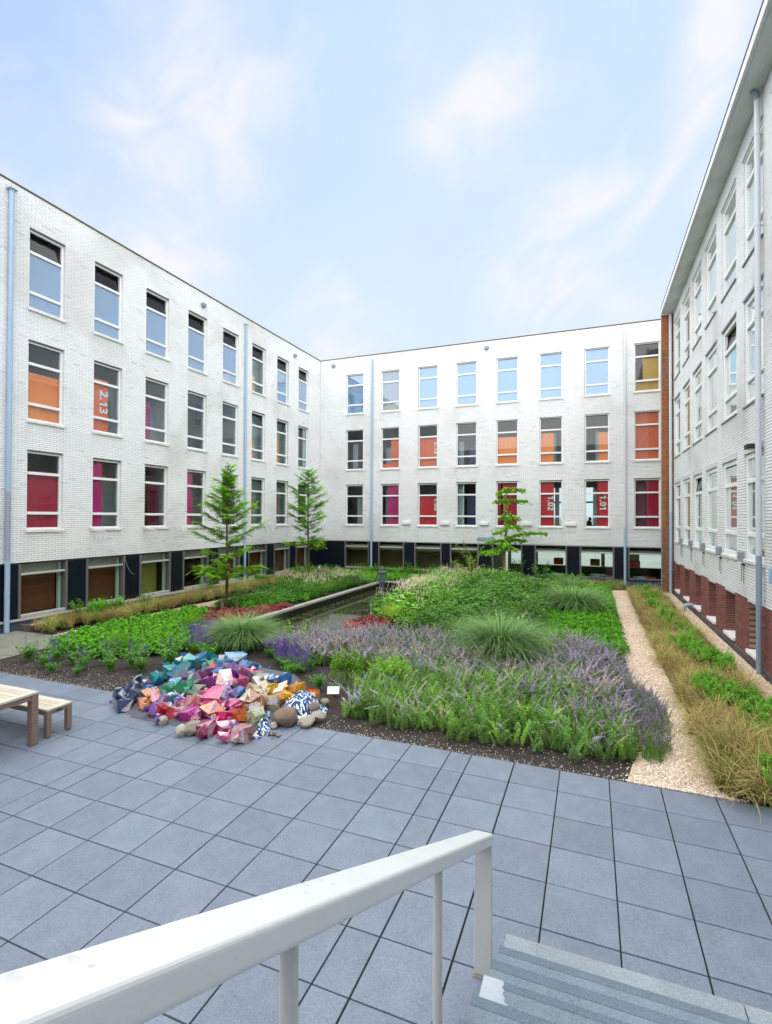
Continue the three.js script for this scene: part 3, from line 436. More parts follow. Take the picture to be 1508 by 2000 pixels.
// restaurant furniture seen through the far ground-floor windows
{
  const woodO = std({ color: C(0.55, 0.16, 0.03), roughness: 0.5 }), tableLeg = std({ color: C(0.12, 0.12, 0.12), roughness: 0.5 });
  const tb = (x, z, label, mat) => { const t = thing('cafe_table', label, 'table', [x, -0.4, z], 0, 'round tables inside the back wing'); mesh('tabletop', cyl(0.42, 0.42, 0.035, 0, 0.72, 0, 20), mat, t); mesh('stem', [cyl(0.035, 0.035, 0.70, 0, 0.02, 0, 8), cyl(0.24, 0.22, 0.02, 0, 0, 0, 16)], tableLeg, t); };
  tb(-12.75, ZB - 1.0, 'orange round table behind the dark window left of the drainpipe', woodO); tb(-9.75, ZB - 1.0, 'orange round table behind the window right of the statue', woodO);
  const pale = std({ color: C(0.6, 0.62, 0.6), roughness: 0.4 });
  tb(-1.6, ZB - 1.2, 'pale round table in the restaurant left of the teal chair', pale); tb(0.35, ZB - 1.6, 'pale round table between the teal and the orange chair', pale); tb(2.4, ZB - 1.3, 'pale round table in the restaurant beside the brick pier', pale);
  const counter = thing('wooden_counter', 'reddish wooden counter behind the dark window left of the small tree', 'counter', [-6.35, -0.4, ZB - 1.5]); mesh('front', rbox(-0.55, 0.75, 0, 0.82, -0.3, 0, 0.01), std({ color: C(0.20, 0.055, 0.02), map: rep(texWood, 0.6), roughness: 0.5 }), counter); mesh('top', rbox(-0.6, 0.8, 0.825, 0.86, -0.35, 0.04, 0.01), woodO, counter);
  const chair = (x, z, turn, col, label) => { const t = thing('cafe_chair', label, 'chair', [x, -0.4, z], turn, 'shell chairs in the restaurant'), m = std({ color: col, roughness: 0.45 }); mesh('seat', rbox(-0.22, 0.22, 0.43, 0.47, -0.22, 0.22, 0.02), m, t); mesh('backrest', new THREE.CylinderGeometry(0.27, 0.23, 0.36, 16, 1, true, Math.PI * 0.55, Math.PI * 0.9).translate(0, 0.64, 0.02), std({ color: col, roughness: 0.45, side: THREE.DoubleSide }), t); for (const [a, b] of [[-0.18, -0.18], [0.18, -0.18], [-0.18, 0.18], [0.18, 0.18]]) mesh('leg', cyl(0.012, 0.014, 0.43, a, 0, b, 8), tableLeg, t); };
  chair(0.25, ZB - 0.9, Math.PI, C(0.10, 0.42, 0.34), 'teal shell chair behind the glass right of the navy panels'); chair(0.92, ZB - 1.0, Math.PI - 0.4, C(0.50, 0.12, 0.06), 'orange red shell chair next to the teal chair'); chair(2.75, ZB - 1.1, Math.PI, C(0.46, 0.08, 0.04), 'orange shell chair beside the pale table near the brick pier');
  const lamp = (x, y, z, col, label) => { const t = thing('hanging_lamp', label, 'lamp', [x, y, z], 0, 'lampshades in the restaurant'); mesh('lamp_shade', rbox(-0.24, 0.24, 0, 0.34, -0.24, 0.24, 0.02), std({ color: col, map: rep(texSmear, 2), roughness: 0.7 }), t); mesh('cord', cyl(0.006, 0.006, 1.45 - y, 0, 0.34, 0, 6), tableLeg, t); };
  lamp(-1.65, 0.80, ZB - 2.0, C(0.72, 0.015, 0.012), 'red square lampshade hanging behind the glass left of the teal chair'); lamp(0.2, 0.78, ZB - 2.2, C(0.50, 0.22, 0.05), 'patterned ochre lampshade above the teal chair'); lamp(2.1, 0.78, ZB - 1.8, C(0.72, 0.02, 0.03), 'red lampshade nearest to the brick pier');
}

// ---- right wing
{
  const w = thing('right_wing', 'white brick wing on the right with red brick base and deep eaves', 'building', [XR, 0, 0], -Math.PI / 2);
  const rows = [[2.38, 4.78], [5.89, 8.32], [9.20, 11.60]], cols = []; for (let k = 0; k < 12; k++) cols.push(-24.76 + 2.125 * k);
  const holes = []; for (const c of cols) for (const [a, b] of rows) holes.push([c, c + 1.46, a, b]);
  mesh('wall', new THREE.ExtrudeGeometry(facadeShape(-25.1, 6, 1.5, 12.3, holes, 0.012), { depth: 0.30, bevelEnabled: false }).translate(0, 0, -0.312), M.mortarDark, w);
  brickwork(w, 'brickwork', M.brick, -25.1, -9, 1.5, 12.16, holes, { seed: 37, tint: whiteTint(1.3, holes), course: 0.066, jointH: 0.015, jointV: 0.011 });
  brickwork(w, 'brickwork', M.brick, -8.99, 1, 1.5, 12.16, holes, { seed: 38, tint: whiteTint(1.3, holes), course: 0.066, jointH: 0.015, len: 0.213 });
  const bh = cols.map((c) => [c + 0.26, c + 1.20, 0.36, 1.499]);
  mesh('base_wall', new THREE.ExtrudeGeometry(facadeShape(-25.1, 6, -0.4, 1.498, bh.map(([a, b, c]) => [a, b, c, 1.44]), 0.012), { depth: 0.45, bevelEnabled: false }).translate(0, 0, -0.474), M.redMortar, w);
  brickwork(w, 'red_brickwork', M.redBrick, -25.1, 1, 0.22, 1.498, bh, { seed: 51, front: -0.012, tint: redTint, depth: 0.34, course: 0.0639 });
  mesh('base_course', rbox(-25.1, 6, -0.1, 0.21, -0.3, 0.012, 0.012, 1), std({ color: C(0.13, 0.115, 0.11), map: rep(texMottle, 1), roughness: 0.9 }), w);
  mesh('room', [box(-25, 6, 1.25, 1.45, -5, -0.46), box(-25, 6, 5.1, 5.3, -5, -0.32), box(-25, 6, 8.6, 8.8, -5, -0.32), box(-25, 6, 12.0, 12.3, -5, -0.32), box(-25, 6, -0.4, 12.2, -5.1, -5), ...cols.filter((_, i) => i % 2 === 0).map((c) => box(c - 0.4, c - 0.3, -0.4, 12.2, -5, -0.48))], M.room, w);
  const spec = { '0,0': { panels: [['deepOrange', 0.2, 1.0, 0, 1, -1.4]] }, '1,0': { panels: [['ochre', 0, 1, 0, 1, -1.2]] }, '0,1': { panels: [['teal', 0, 1, 0, 1, -1.2]] }, '1,1': { panels: [['ochre', 0, 1, 0, 0.7, -1.3]] } };
  cols.forEach((c, i) => rows.forEach(([a, b], j) => {
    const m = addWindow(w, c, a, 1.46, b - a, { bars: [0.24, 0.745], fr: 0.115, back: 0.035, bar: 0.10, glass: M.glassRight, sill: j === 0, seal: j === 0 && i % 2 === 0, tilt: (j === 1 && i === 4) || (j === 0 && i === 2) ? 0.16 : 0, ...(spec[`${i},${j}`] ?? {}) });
    mesh('lintel', rbox(-0.03, 1.49, b - a + 0.004, b - a + (j === 0 ? 0.13 : 0.05), -0.05, 0.018, 0.004, 1), j === 0 ? M.pipeGrey : M.pipeDark, m);
    if (j) mesh('sill', rbox(-0.02, 1.48, -0.05, -0.004, -0.06, 0.03, 0.004, 1), std({ color: C(0.20, 0.20, 0.20), roughness: 0.8 }), m);
  }));
  bh.forEach(([a, b, c, d]) => { const m = addWindow(w, a, c, b - a, d - c - 0.06, { bars: [0.55], fr: 0.075, back: 0.30, bar: 0.05, glass: M.glassRight, sill: false, seal: false, name: 'basement_window' }); mesh('sill', rbox(-0.03, b - a + 0.03, -0.07, 0.012, -0.30, 0.05, 0.01, 1), M.white, m); mesh('lintel', rbox(-0.02, b - a + 0.02, d - c - 0.055, d - c - 0.002, -0.3, 0.004, 0.005, 1), M.pipeGrey, m); });
  // eaves and roof
  mesh('soffit', [rbox(-25.12, 6, 12.17, 12.24, -0.3, 0.40, 0.004, 1)], M.soffit, w);
  mesh('eaves_board', rbox(-25.12, 6, 12.175, 12.235, 0.404, 0.46, 0.004, 1), M.soffit, w);
  mesh('fascia', rbox(-25.14, 6, 12.172, 12.37, 0.463, 0.485, 0.004, 1), M.fascia, w);
  mesh('roof_edge', rbox(-25.14, 6, 12.372, 12.40, 0.40, 0.50, 0.005, 1), M.lead, w);
  { const sh = new THREE.Shape([[0.42, 12.30], [-4.5, 12.9], [-9, 12.30]].map(([x, y]) => new THREE.Vector2(x, y))); mesh('roof', metreUV(new THREE.ExtrudeGeometry(sh, { depth: 31, bevelEnabled: false }).rotateY(-Math.PI / 2).translate(6, 0.01, 0)), M.roof, w); }
  // wing wall of orange brick under the far end of the eaves
  const pier = mesh('brick_pier', box(-25.36, -25.14, -0.3, 12.165, 0.002, 0.455), M.redMortar, w);
  { const r = rng(77), list = []; for (let j = 0; j < 195; j++) { const y = -0.27 + j * 0.0637; let z = 0.0; const lens = j % 2 ? [0.105, 0.215, 0.135] : [0.215, 0.105, 0.135]; for (const L of lens) { list.push({ p: V(-25.245, y + 0.028, z + L / 2), s: [0.255, 0.052, L - 0.009], c: terraTint(r, z, y) }); z += L; } }
    tag(inst('brick', new THREE.BoxGeometry(1, 1, 1), M.redBrick, list, pier), null, null, null, 'stuff'); }
  downpipe(w, -25.03, 0.12, 0, 12.1, 0.06, [[0.02, 3.6, M.pipeBlue], [3.6, 12.16, M.pipeGrey]]);
  downpipe(w, -12.66, 0.10, 0, 12.1, 0.055, [[0.02, 2.55, M.pipeDark], [2.55, 12.0, M.pipeGrey]]);
  mesh('pipe_outlet', tube([V(-12.66, 11.98, 0.10), V(-12.64, 12.1, 0.12), V(-12.6, 12.16, 0.2)], 0.055, 12), M.pipeDark, w);
  // ribbed wall lamps with wire guards below
  for (const u of [-23.05, -20.95, -18.85, -16.60, -14.35]) { const g = [rbox(u, u + 0.22, 2.32, 2.56, 0.001, 0.10, 0.02, 1)]; for (let k = 0; k < 6; k++) g.push(rbox(u - 0.012, u + 0.232, 2.33 + k * 0.038, 2.348 + k * 0.038, 0.0, 0.112, 0.006, 1)); const b = mesh('wall_vent', g, std({ color: C(0.30, 0.34, 0.38), roughness: 0.55 }), w); mesh('wire', [tube([V(u + 0.02, 2.25, 0.02), V(u + 0.02, 1.86, 0.02)], 0.006, 5, 2), tube([V(u + 0.22, 2.25, 0.02), V(u + 0.22, 1.8, 0.02)], 0.006, 5, 2), box(u, u + 0.24, 2.22, 2.26, 0.002, 0.02)], M.seal, b); }
  const fl = mesh('floodlight', rbox(-13.02, -12.76, 4.78, 4.88, 0.06, 0.27, 0.012, 1), M.seal, w); mesh('lens', box(-13.00, -12.78, 4.765, 4.778, 0.08, 0.25), std({ color: C(0.55, 0.36, 0.06), roughness: 0.4 }), fl); mesh('arm', box(-12.92, -12.86, 4.80, 4.86, 0.0, 0.06), M.seal, fl); fl.rotation.x = 0;
  mesh('overflow_pipe', tube([V(-20.3, 0.3, 0.0), V(-20.3, 0.36, 0.16), V(-20.3, 0.30, 0.30), V(-20.3, 0.05, 0.34)], 0.065, 12, 16), std({ color: C(0.32, 0.37, 0.43), roughness: 0.5 }), w);
  mesh('pipe_bracket_light', rbox(-12.2, -12.05, 2.05, 2.35, 0.001, 0.06, 0.01, 1), M.pipeBlue, w);
  mesh('end_wall', box(-25.25, -25.13, -0.4, 12.2, -5.1, -0.001), M.redMortar, w);
}
// ---- the wing behind the viewer, seen only in the window panes
{
  const w = thing('entrance_wing', 'brick entrance wing with a pitched roof behind the stair landing', 'building', [-6, 0, 9], Math.PI);
  const holes = []; for (let k = 0; k < 9; k++) for (const a of [1.9, 5.4]) holes.push([-10 + k * 2.3, -8.8 + k * 2.3, a, a + 2.2]);
  mesh('wall', metreUV(new THREE.ExtrudeGeometry(facadeShape(-11, 12, -0.4, 9, holes, 0), { depth: 0.3, bevelEnabled: false }).translate(0, 0, -0.3)), std({ color: C(0.50, 0.30, 0.22), map: rep(texMottle, 1), roughness: 0.9 }), w);
  mesh('room', box(-11, 12, -0.4, 9, -3, -2.9), M.room, w);
  for (const [a, , c] of holes) addWindow(w, a, c, 1.2, 2.2, { seal: false });
  { const sh = new THREE.Shape([[0.5, 9], [-5, 12.6], [-10, 9]].map(([x, y]) => new THREE.Vector2(x, y))); mesh('roof', metreUV(new THREE.ExtrudeGeometry(sh, { depth: 23, bevelEnabled: false }).rotateY(-Math.PI / 2).translate(12, 0, 0)), M.roof, w); }
}

// ------------------------------------------------------------------ stairs and handrail
{
  const st = thing('staircase', 'grey stone stairs descending to the terrace at the lower right', 'stairs');
  const x0 = -0.60, x1 = 3.2, n = 11;
  for (let k = 0; k < n; k++) {
    const z1 = -4.02 + 0.304 * k, h = 0.14 + 0.1445 * k, g = new THREE.Group(); g.name = 'step'; st.add(g);
    const z2 = k === n - 1 ? 2.2 : z1 + 0.304 + 0.03;
    for (const [a, b] of [[x0, 0.92], [0.926, x1]]) { const n1 = z1 + (k ? 0.055 + 0.012 * (k % 3) : 0.0); if (k) mesh('nosing', rbox(a, b, h - 0.05, h, z1, n1, 0.006), M.stepDark, g); mesh('tread', rbox(a, b, h - 0.05, h - (k ? 0.001 : 0), n1, z2, 0.004), k === 0 ? M.stepEdge : M.step, g); }
    mesh('riser', box(x0 + 0.015, x1, k ? h - 0.15 : 0, h - 0.05, z1 + 0.03, z1 + 0.07), M.concrete, g);
  }
  const side = new THREE.Shape(); side.moveTo(3.99, 0); for (let k = 0; k < n; k++) { const z1 = -4.02 + 0.304 * k + 0.03, h = 0.09 + 0.1445 * k; side.lineTo(-z1, k ? h - 0.1445 : 0); side.lineTo(-z1, h); } side.lineTo(-2.2, 1.53); side.lineTo(-2.2, 0);
  mesh('stringer', metreUV(new THREE.ExtrudeGeometry(side, { depth: 0.1, bevelEnabled: false }).rotateY(Math.PI / 2).translate(x0 + 0.02, 0.001, 0)), M.concrete, st);
  { const sh = new THREE.Shape(), r = rng(3); const pts = [[-0.594, -3.104], [-0.52, -3.106], [-0.478, -3.103], [-0.474, -3.085], [-0.48, -3.06], [-0.466, -3.045], [-0.472, -3.02], [-0.455, -3.0], [-0.457, -2.975], [-0.436, -2.96], [-0.425, -2.935], [-0.40, -2.925], [-0.385, -2.905], [-0.36, -2.895], [-0.34, -2.875], [-0.31, -2.865], [-0.27, -2.84], [-0.594, -2.84]]; pts.forEach(([x, z], i) => (i ? sh.lineTo(x, -z) : sh.moveTo(x, -z))); mesh('paint_patch', new THREE.ShapeGeometry(sh).rotateX(-Math.PI / 2).translate(0, 0.14 + 0.1445 * 3 + 0.0015, 0), std({ color: C(0.60, 0.66, 0.71), map: rep(texMottle, 3), roughness: 0.8 }), st); }
  const rl = thing('handrail', 'white painted flat handrail sloping down beside the stairs', 'handrail');
  const prof = (a, b) => { const sh = new THREE.Shape(), hw = 0.066, r = 0.014; sh.moveTo(-hw + r, -0.07); sh.lineTo(hw - r, -0.07); sh.quadraticCurveTo(hw, -0.07, hw, -0.07 + r); sh.lineTo(hw, -r); sh.quadraticCurveTo(hw, 0, hw - r, 0); sh.lineTo(-hw + r, 0); sh.quadraticCurveTo(-hw, 0, -hw, -r); sh.lineTo(-hw, -0.07 + r); sh.quadraticCurveTo(-hw, -0.07, -hw + r, -0.07); return sh; };
  const A = V(-0.727, 1.008, -3.78), B = V(-0.727, 2.784, -0.20);
  { const len = A.distanceTo(B), g = metreUV(new THREE.ExtrudeGeometry(prof(), { depth: len, bevelEnabled: true, bevelSize: 0.004, bevelThickness: 0.004, bevelSegments: 2, curveSegments: 5 })); const m = mesh('top_rail', g, M.rail, rl); m.position.copy(A); m.rotation.x = -Math.atan2(B.y - A.y, B.z - A.z); }
  mesh('landing_rail', rbox(-0.793, -0.661, 2.715, 2.785, -0.16, 1.2, 0.012, 3), M.rail, rl);
  mesh('post', rbox(-0.79, -0.664, 0.0, 0.952, -3.775, -3.745, 0.005, 2), M.railPost, rl);
  for (const [z, t] of [[-2.56, 0], [-1.16, 0], [0.2, 0]]) mesh('baluster', cyl(0.0245, 0.0245, (z > -0.2 ? 2.71 : 1.008 + (z + 3.78) * 0.496 - 0.062), -0.727, 0, z, 20), M.railPost, rl);
  mesh('foot_plate', rbox(-0.795, -0.659, 0.001, 0.006, -3.79, -3.71, 0.002, 1), std({ color: C(0.30, 0.25, 0.22), map: rep(texMottle, 5), roughness: 0.9 }), rl);
}

// ------------------------------------------------------------------ planting
class Leaves {   // collects leaf faces with vertex colours
  constructor() { this.p = []; this.n = []; this.c = []; }
  tri(a, b, c, na, col, cb = col, cc = col) { const nx = (b.y - a.y) * (c.z - a.z) - (b.z - a.z) * (c.y - a.y), ny = (b.z - a.z) * (c.x - a.x) - (b.x - a.x) * (c.z - a.z), nz = (b.x - a.x) * (c.y - a.y) - (b.y - a.y) * (c.x - a.x); if (nx * na.x + ny * na.y + nz * na.z < 0) { [b, c] = [c, b]; [cb, cc] = [cc, cb]; } for (const v of [a, b, c]) this.p.push(v.x, v.y, v.z); for (let i = 0; i < 3; i++) this.n.push(na.x, na.y, na.z); for (const k of [col, cb, cc]) this.c.push(k.r, k.g, k.b); }
  leaf(p, d, up, L, W, col, fold = 0.15) {   // pointed leaf, folded along its rib
    const s = V().crossVectors(d, up); if (s.lengthSq() < 1e-6) s.set(1, 0, 0); s.normalize(); const n = V().crossVectors(s, d).normalize();
    const m = p.clone().addScaledVector(d, L * 0.45).addScaledVector(n, W * fold), a = m.clone().addScaledVector(s, W / 2), b = m.clone().addScaledVector(s, -W / 2), t = p.clone().addScaledVector(d, L).addScaledVector(n, -W * fold);
    this.tri(p, a, t, n.clone().addScaledVector(s, 0.3).normalize(), col); this.tri(p, t, b, n.clone().addScaledVector(s, -0.3).normalize(), col);
  }
  disc(p, n, r, col, k = 6, notch = 0.25) {   // lobed round leaf
    const a = V(0.31, 0.2, 0.9).cross(n).normalize(), b = V().crossVectors(n, a), q = [];
    for (let i = 0; i < k * 2; i++) { const t = i / (k * 2) * 6.283, R = r * (i % 2 ? 1 - notch : 1); q.push(p.clone().addScaledVector(a, R * Math.cos(t)).addScaledVector(b, R * Math.sin(t)).addScaledVector(n, -0.25 * r * (R / r))); }
    for (let i = 0; i < q.length; i++) this.tri(p, q[i], q[(i + 1) % q.length], n, col);
  }
  blade(p, az, lean, L, W, droop, col, tip = col, seg = 4) {   // arching grass blade
    const h = V(Math.sin(az), 0, Math.cos(az)), s = V(Math.cos(az), 0, -Math.sin(az)); let q = p.clone(), a = lean; const st = L / seg; let pl = q.clone().addScaledVector(s, -W / 2), pr = q.clone().addScaledVector(s, W / 2);
    for (let i = 1; i <= seg; i++) {
      q = q.clone().addScaledVector(h, Math.sin(a) * st).add(V(0, Math.cos(a) * st, 0)); const n = V(0, 1, 0).multiplyScalar(Math.sin(a)).addScaledVector(h, -Math.cos(a)).normalize(); if (n.y < 0) n.negate();
      const w = W * (1 - (i / seg) ** 2.2) / 2, l = q.clone().addScaledVector(s, -w), r = q.clone().addScaledVector(s, w), c0 = col.clone().lerp(tip, (i - 1) / seg), c1 = col.clone().lerp(tip, i / seg);
      this.tri(pl, pr, r, n, c0, c0, c1); if (i < seg) this.tri(pl, r, l, n, c0, c1, c1); pl = l; pr = r; a += droop / seg;
    }
  }
  stem(pts, r, col) { for (let i = 0; i + 1 < pts.length; i++) { const d = pts[i + 1].clone().sub(pts[i]), s = V(d.z, 0, -d.x); if (s.lengthSq() < 1e-8) s.set(1, 0, 0); s.normalize(); for (const k of [s, V().crossVectors(s, d).normalize()]) { const a = pts[i].clone().addScaledVector(k, r), b = pts[i].clone().addScaledVector(k, -r), c = pts[i + 1].clone().addScaledVector(k, r * 0.7), e = pts[i + 1].clone().addScaledVector(k, -r * 0.7), n = V().crossVectors(k, d).normalize(); this.tri(a, b, e, n, col); this.tri(a, e, c, n, col); } } }
  build() { const g = new THREE.BufferGeometry(); g.setAttribute('position', new THREE.Float32BufferAttribute(this.p, 3)); g.setAttribute('normal', new THREE.Float32BufferAttribute(this.n, 3)); g.setAttribute('color', new THREE.Float32BufferAttribute(this.c, 3)); return g; }
}
const vary = (r, c, k = 0.25) => c.clone().multiplyScalar(1 - k + 2 * k * r()).lerp(C(c.r * 1.25, c.g * 1.05, c.b * 0.8), r() * 0.5);
const dir = (az, el) => V(Math.cos(el) * Math.sin(az), Math.sin(el), Math.cos(el) * Math.cos(az));
const UP = V(0, 1, 0);
const col = { catLeaf: C(0.15, 0.27, 0.085), catFlower: C(0.43, 0.28, 0.66), catDeep: C(0.27, 0.14, 0.52), geran: C(0.085, 0.235, 0.020), geranD: C(0.045, 0.15, 0.018), persic: C(0.105, 0.245, 0.028), persicD: C(0.040, 0.115, 0.018), persicF: C(0.66, 0.54, 0.56), sedgeTan: C(0.31, 0.235, 0.115), sedgeBrown: C(0.20, 0.12, 0.06), sedgeGreen: C(0.14, 0.21, 0.045), fern: C(0.11, 0.30, 0.025), heuch: C(0.13, 0.022, 0.034), heuchP: C(0.29, 0.090, 0.105), salvLeaf: C(0.10, 0.25, 0.045), salvF: C(0.12, 0.04, 0.34), misc: C(0.085, 0.19, 0.06), miscT: C(0.50, 0.58, 0.46), box: C(0.13, 0.30, 0.015), cypress: C(0.19, 0.36, 0.028), ginkgo: C(0.15, 0.32, 0.03), young: C(0.22, 0.38, 0.06) };

// one tuft of each ground plant
function catmint(seed, flower) {
  const r = rng(seed), L = new Leaves();
  for (let k = 0; k < 6; k++) {
    const az = r() * 6.28, lean = 0.15 + 0.75 * r(), H = 0.35 + 0.20 * r(), base = V((r() - 0.5) * 0.20, 0, (r() - 0.5) * 0.20), pts = []; for (let i = 0; i <= 5; i++) { const t = i / 5; pts.push(base.clone().add(V(Math.sin(az) * lean * t * t * H, H * t, Math.cos(az) * lean * t * t * H))); }
    L.stem(pts, 0.0022, col.catLeaf);
    const at = (t) => { const i = Math.min(4, Math.floor(t * 5)), f = t * 5 - i; return pts[i].clone().lerp(pts[i + 1], f); };
    for (let i = 0; i < 15; i++) { const t = 0.06 + 0.72 * (i / 15), p = at(t), a = i * 1.7 + r(); for (const s of [0, Math.PI]) L.leaf(p, dir(a + s, 0.35 + 0.3 * r()), UP, (0.036 + 0.020 * r()) * (1.15 - 0.5 * t), 0.025, vary(r, col.catLeaf)); }
    const f = flower * (0.35 + 0.9 * r());
    if (f > 0.38) for (let i = 0; i < 12; i++) { const t = 0.56 + 0.44 * i / 12, p = at(Math.min(0.999, t)), k2 = (1 - 0.5 * i / 12); for (let j = 0; j < 4; j++) L.leaf(p, dir(j * 1.57 + i * 0.8 + r(), 0.5 * r()), UP, 0.016 * k2 + 0.006, 0.013 * k2 + 0.004, vary(r, r() < 0.3 ? col.catDeep : col.catFlower, 0.3)); }
  }
  return L.build();
}
function roundMound(seed, base, dark, n = 46, R = 0.16, H = 0.26, s = 0.027, stemmed = true) {
  const r = rng(seed), L = new Leaves();
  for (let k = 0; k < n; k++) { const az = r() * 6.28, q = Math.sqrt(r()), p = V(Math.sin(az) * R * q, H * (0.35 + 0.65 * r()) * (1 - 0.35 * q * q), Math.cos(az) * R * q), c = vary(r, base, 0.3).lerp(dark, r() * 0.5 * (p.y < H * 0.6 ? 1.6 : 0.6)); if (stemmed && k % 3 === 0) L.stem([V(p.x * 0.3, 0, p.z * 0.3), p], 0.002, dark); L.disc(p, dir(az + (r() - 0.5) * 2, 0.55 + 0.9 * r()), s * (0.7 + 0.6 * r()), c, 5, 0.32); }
  return L.build();
}
function lanceTuft(seed, base, dark, { n = 26, H = 0.48, len = 0.12, w = 0.042, flowers = 0, spread = 0.16 } = {}) {
  const r = rng(seed), L = new Leaves();
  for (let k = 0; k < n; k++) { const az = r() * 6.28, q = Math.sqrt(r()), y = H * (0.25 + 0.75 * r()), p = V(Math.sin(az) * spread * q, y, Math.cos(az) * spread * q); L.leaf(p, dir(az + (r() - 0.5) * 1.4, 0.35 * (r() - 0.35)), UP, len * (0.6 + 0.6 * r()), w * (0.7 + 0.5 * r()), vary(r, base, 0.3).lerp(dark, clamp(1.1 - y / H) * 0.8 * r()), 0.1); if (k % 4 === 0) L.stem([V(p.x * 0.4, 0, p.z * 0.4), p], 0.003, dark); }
  for (let k = 0; k < flowers; k++) { const az = r() * 6.28, b = V((r() - 0.5) * 0.2, H * 0.7, (r() - 0.5) * 0.2), t = b.clone().add(V((r() - 0.5) * 0.12, 0.22 + 0.15 * r(), (r() - 0.5) * 0.12)); L.stem([b, t], 0.002, dark); for (let j = 0; j < 5; j++) L.leaf(t.clone().add(V(0, 0.018 * j - 0.02, 0)), dir(j * 1.3 + az, 1.0), UP, 0.035, 0.014, vary(r, col.persicF, 0.15)); }
  return L.build();
}
function sedge(seed, a, b, c, n = 120, L0 = 0.50, W = 0.0075) {
  const r = rng(seed), L = new Leaves();
  for (let k = 0; k < n; k++) { const t = r(), base = (t < 0.42 ? a : t < 0.72 ? b : c).clone().multiplyScalar(0.75 + 0.5 * r()); L.blade(V((r() - 0.5) * 0.14, 0, (r() - 0.5) * 0.14), r() * 6.28, 0.05 + 0.65 * r(), L0 * (0.55 + 0.65 * r()), W * (0.7 + 0.6 * r()), 1.1 + 1.4 * r(), base.clone().multiplyScalar(0.8), base.clone().lerp(a, 0.5).multiplyScalar(1.3), 4); }
  return L.build();
}
function feather(seed, base, H = 0.34) {
  const r = rng(seed), L = new Leaves();
  for (let k = 0; k < 8; k++) { const az = r() * 6.28, le = 0.2 + 0.6 * r(), tip = V(Math.sin(az) * le * H, H * (0.6 + 0.5 * r()), Math.cos(az) * le * H); L.stem([V(0, 0, 0), tip], 0.002, base.clone().multiplyScalar(0.5)); for (let i = 0; i < 9; i++) { const p = tip.clone().multiplyScalar(0.3 + 0.7 * i / 9); for (const s of [-1, 0, 1]) L.leaf(p, dir(az + s * 1.3 + r() - 0.5, 0.1 + 0.3 * r()), UP, 0.06 * (1 - 0.4 * i / 9), 0.032, vary(r, base, 0.35), 0.1); } }
  return L.build();
}
function salviaTuft(seed, flowers = 1) {
  const r = rng(seed), L = new Leaves();
  for (let k = 0; k < 26; k++) { const az = r() * 6.28, le = 0.1 + 0.75 * r(), H = 0.12 + 0.11 * r(), tip = V(Math.sin(az) * le * H, H, Math.cos(az) * le * H).add(V((r() - 0.5) * 0.10, 0, (r() - 0.5) * 0.10)); L.stem([V(tip.x * 0.3, 0, tip.z * 0.3), tip], 0.002, col.salvLeaf); for (let i = 0; i < 8; i++) L.leaf(tip.clone().multiplyScalar(0.2 + 0.8 * i / 8), dir(az + i * 1.9, 0.3 + 0.4 * r()), UP, 0.040 + 0.014 * r(), 0.019, vary(r, col.salvLeaf, 0.35)); if (r() < 0.55 * flowers) { const t2 = tip.clone().add(V((r() - 0.5) * 0.05, 0.11 + 0.09 * r(), (r() - 0.5) * 0.05)); for (let i = 0; i < 9; i++) { const p = tip.clone().lerp(t2, i / 9); for (let j = 0; j < 3; j++) L.leaf(p, dir(j * 2.1 + i, 0.6), UP, 0.013, 0.009, vary(r, col.salvF, 0.35)); } } }
  return L.build();
}
// scatter tufts over a patch: outline in (x, z), denser than they are wide
const inside = (pts, x, z) => { let c = false; for (let i = 0, j = pts.length - 1; i < pts.length; j = i++) { const [a, b] = pts[i], [d, e] = pts[j]; if ((b > z) !== (e > z) && x < ((d - a) * (z - b)) / (e - b) + a) c = !c; } return c; };
function patch(pts, step, seed, fn) {
  const r = rng(seed), xs = pts.map((p) => p[0]), zs = pts.map((p) => p[1]), out = [];
  for (let x = Math.min(...xs); x < Math.max(...xs); x += step) for (let z = Math.min(...zs); z < Math.max(...zs); z += step) { const X = x + (r() - 0.5) * step * 1.3, Z = z + (r() - 0.5) * step * 1.3; if (inside(pts, X, Z)) { const o = fn(X, Z, r); if (o) out.push(o); } }
  return out;
}
const spot = (x, z, r, s = 1, y = 0, tilt = 0.12, t = 0.2) => { const k = 1 - t + 2 * t * r(); return { p: V(x, y, z), s: [s * (0.85 + 0.3 * r()), s * (0.8 + 0.4 * r()), s * (0.85 + 0.3 * r())], e: [(r() - 0.5) * tilt * 2, r() * 6.28, (r() - 0.5) * tilt * 2], c: C(k * (0.95 + 0.1 * r()), k, k * (0.95 + 0.1 * r())) }; };
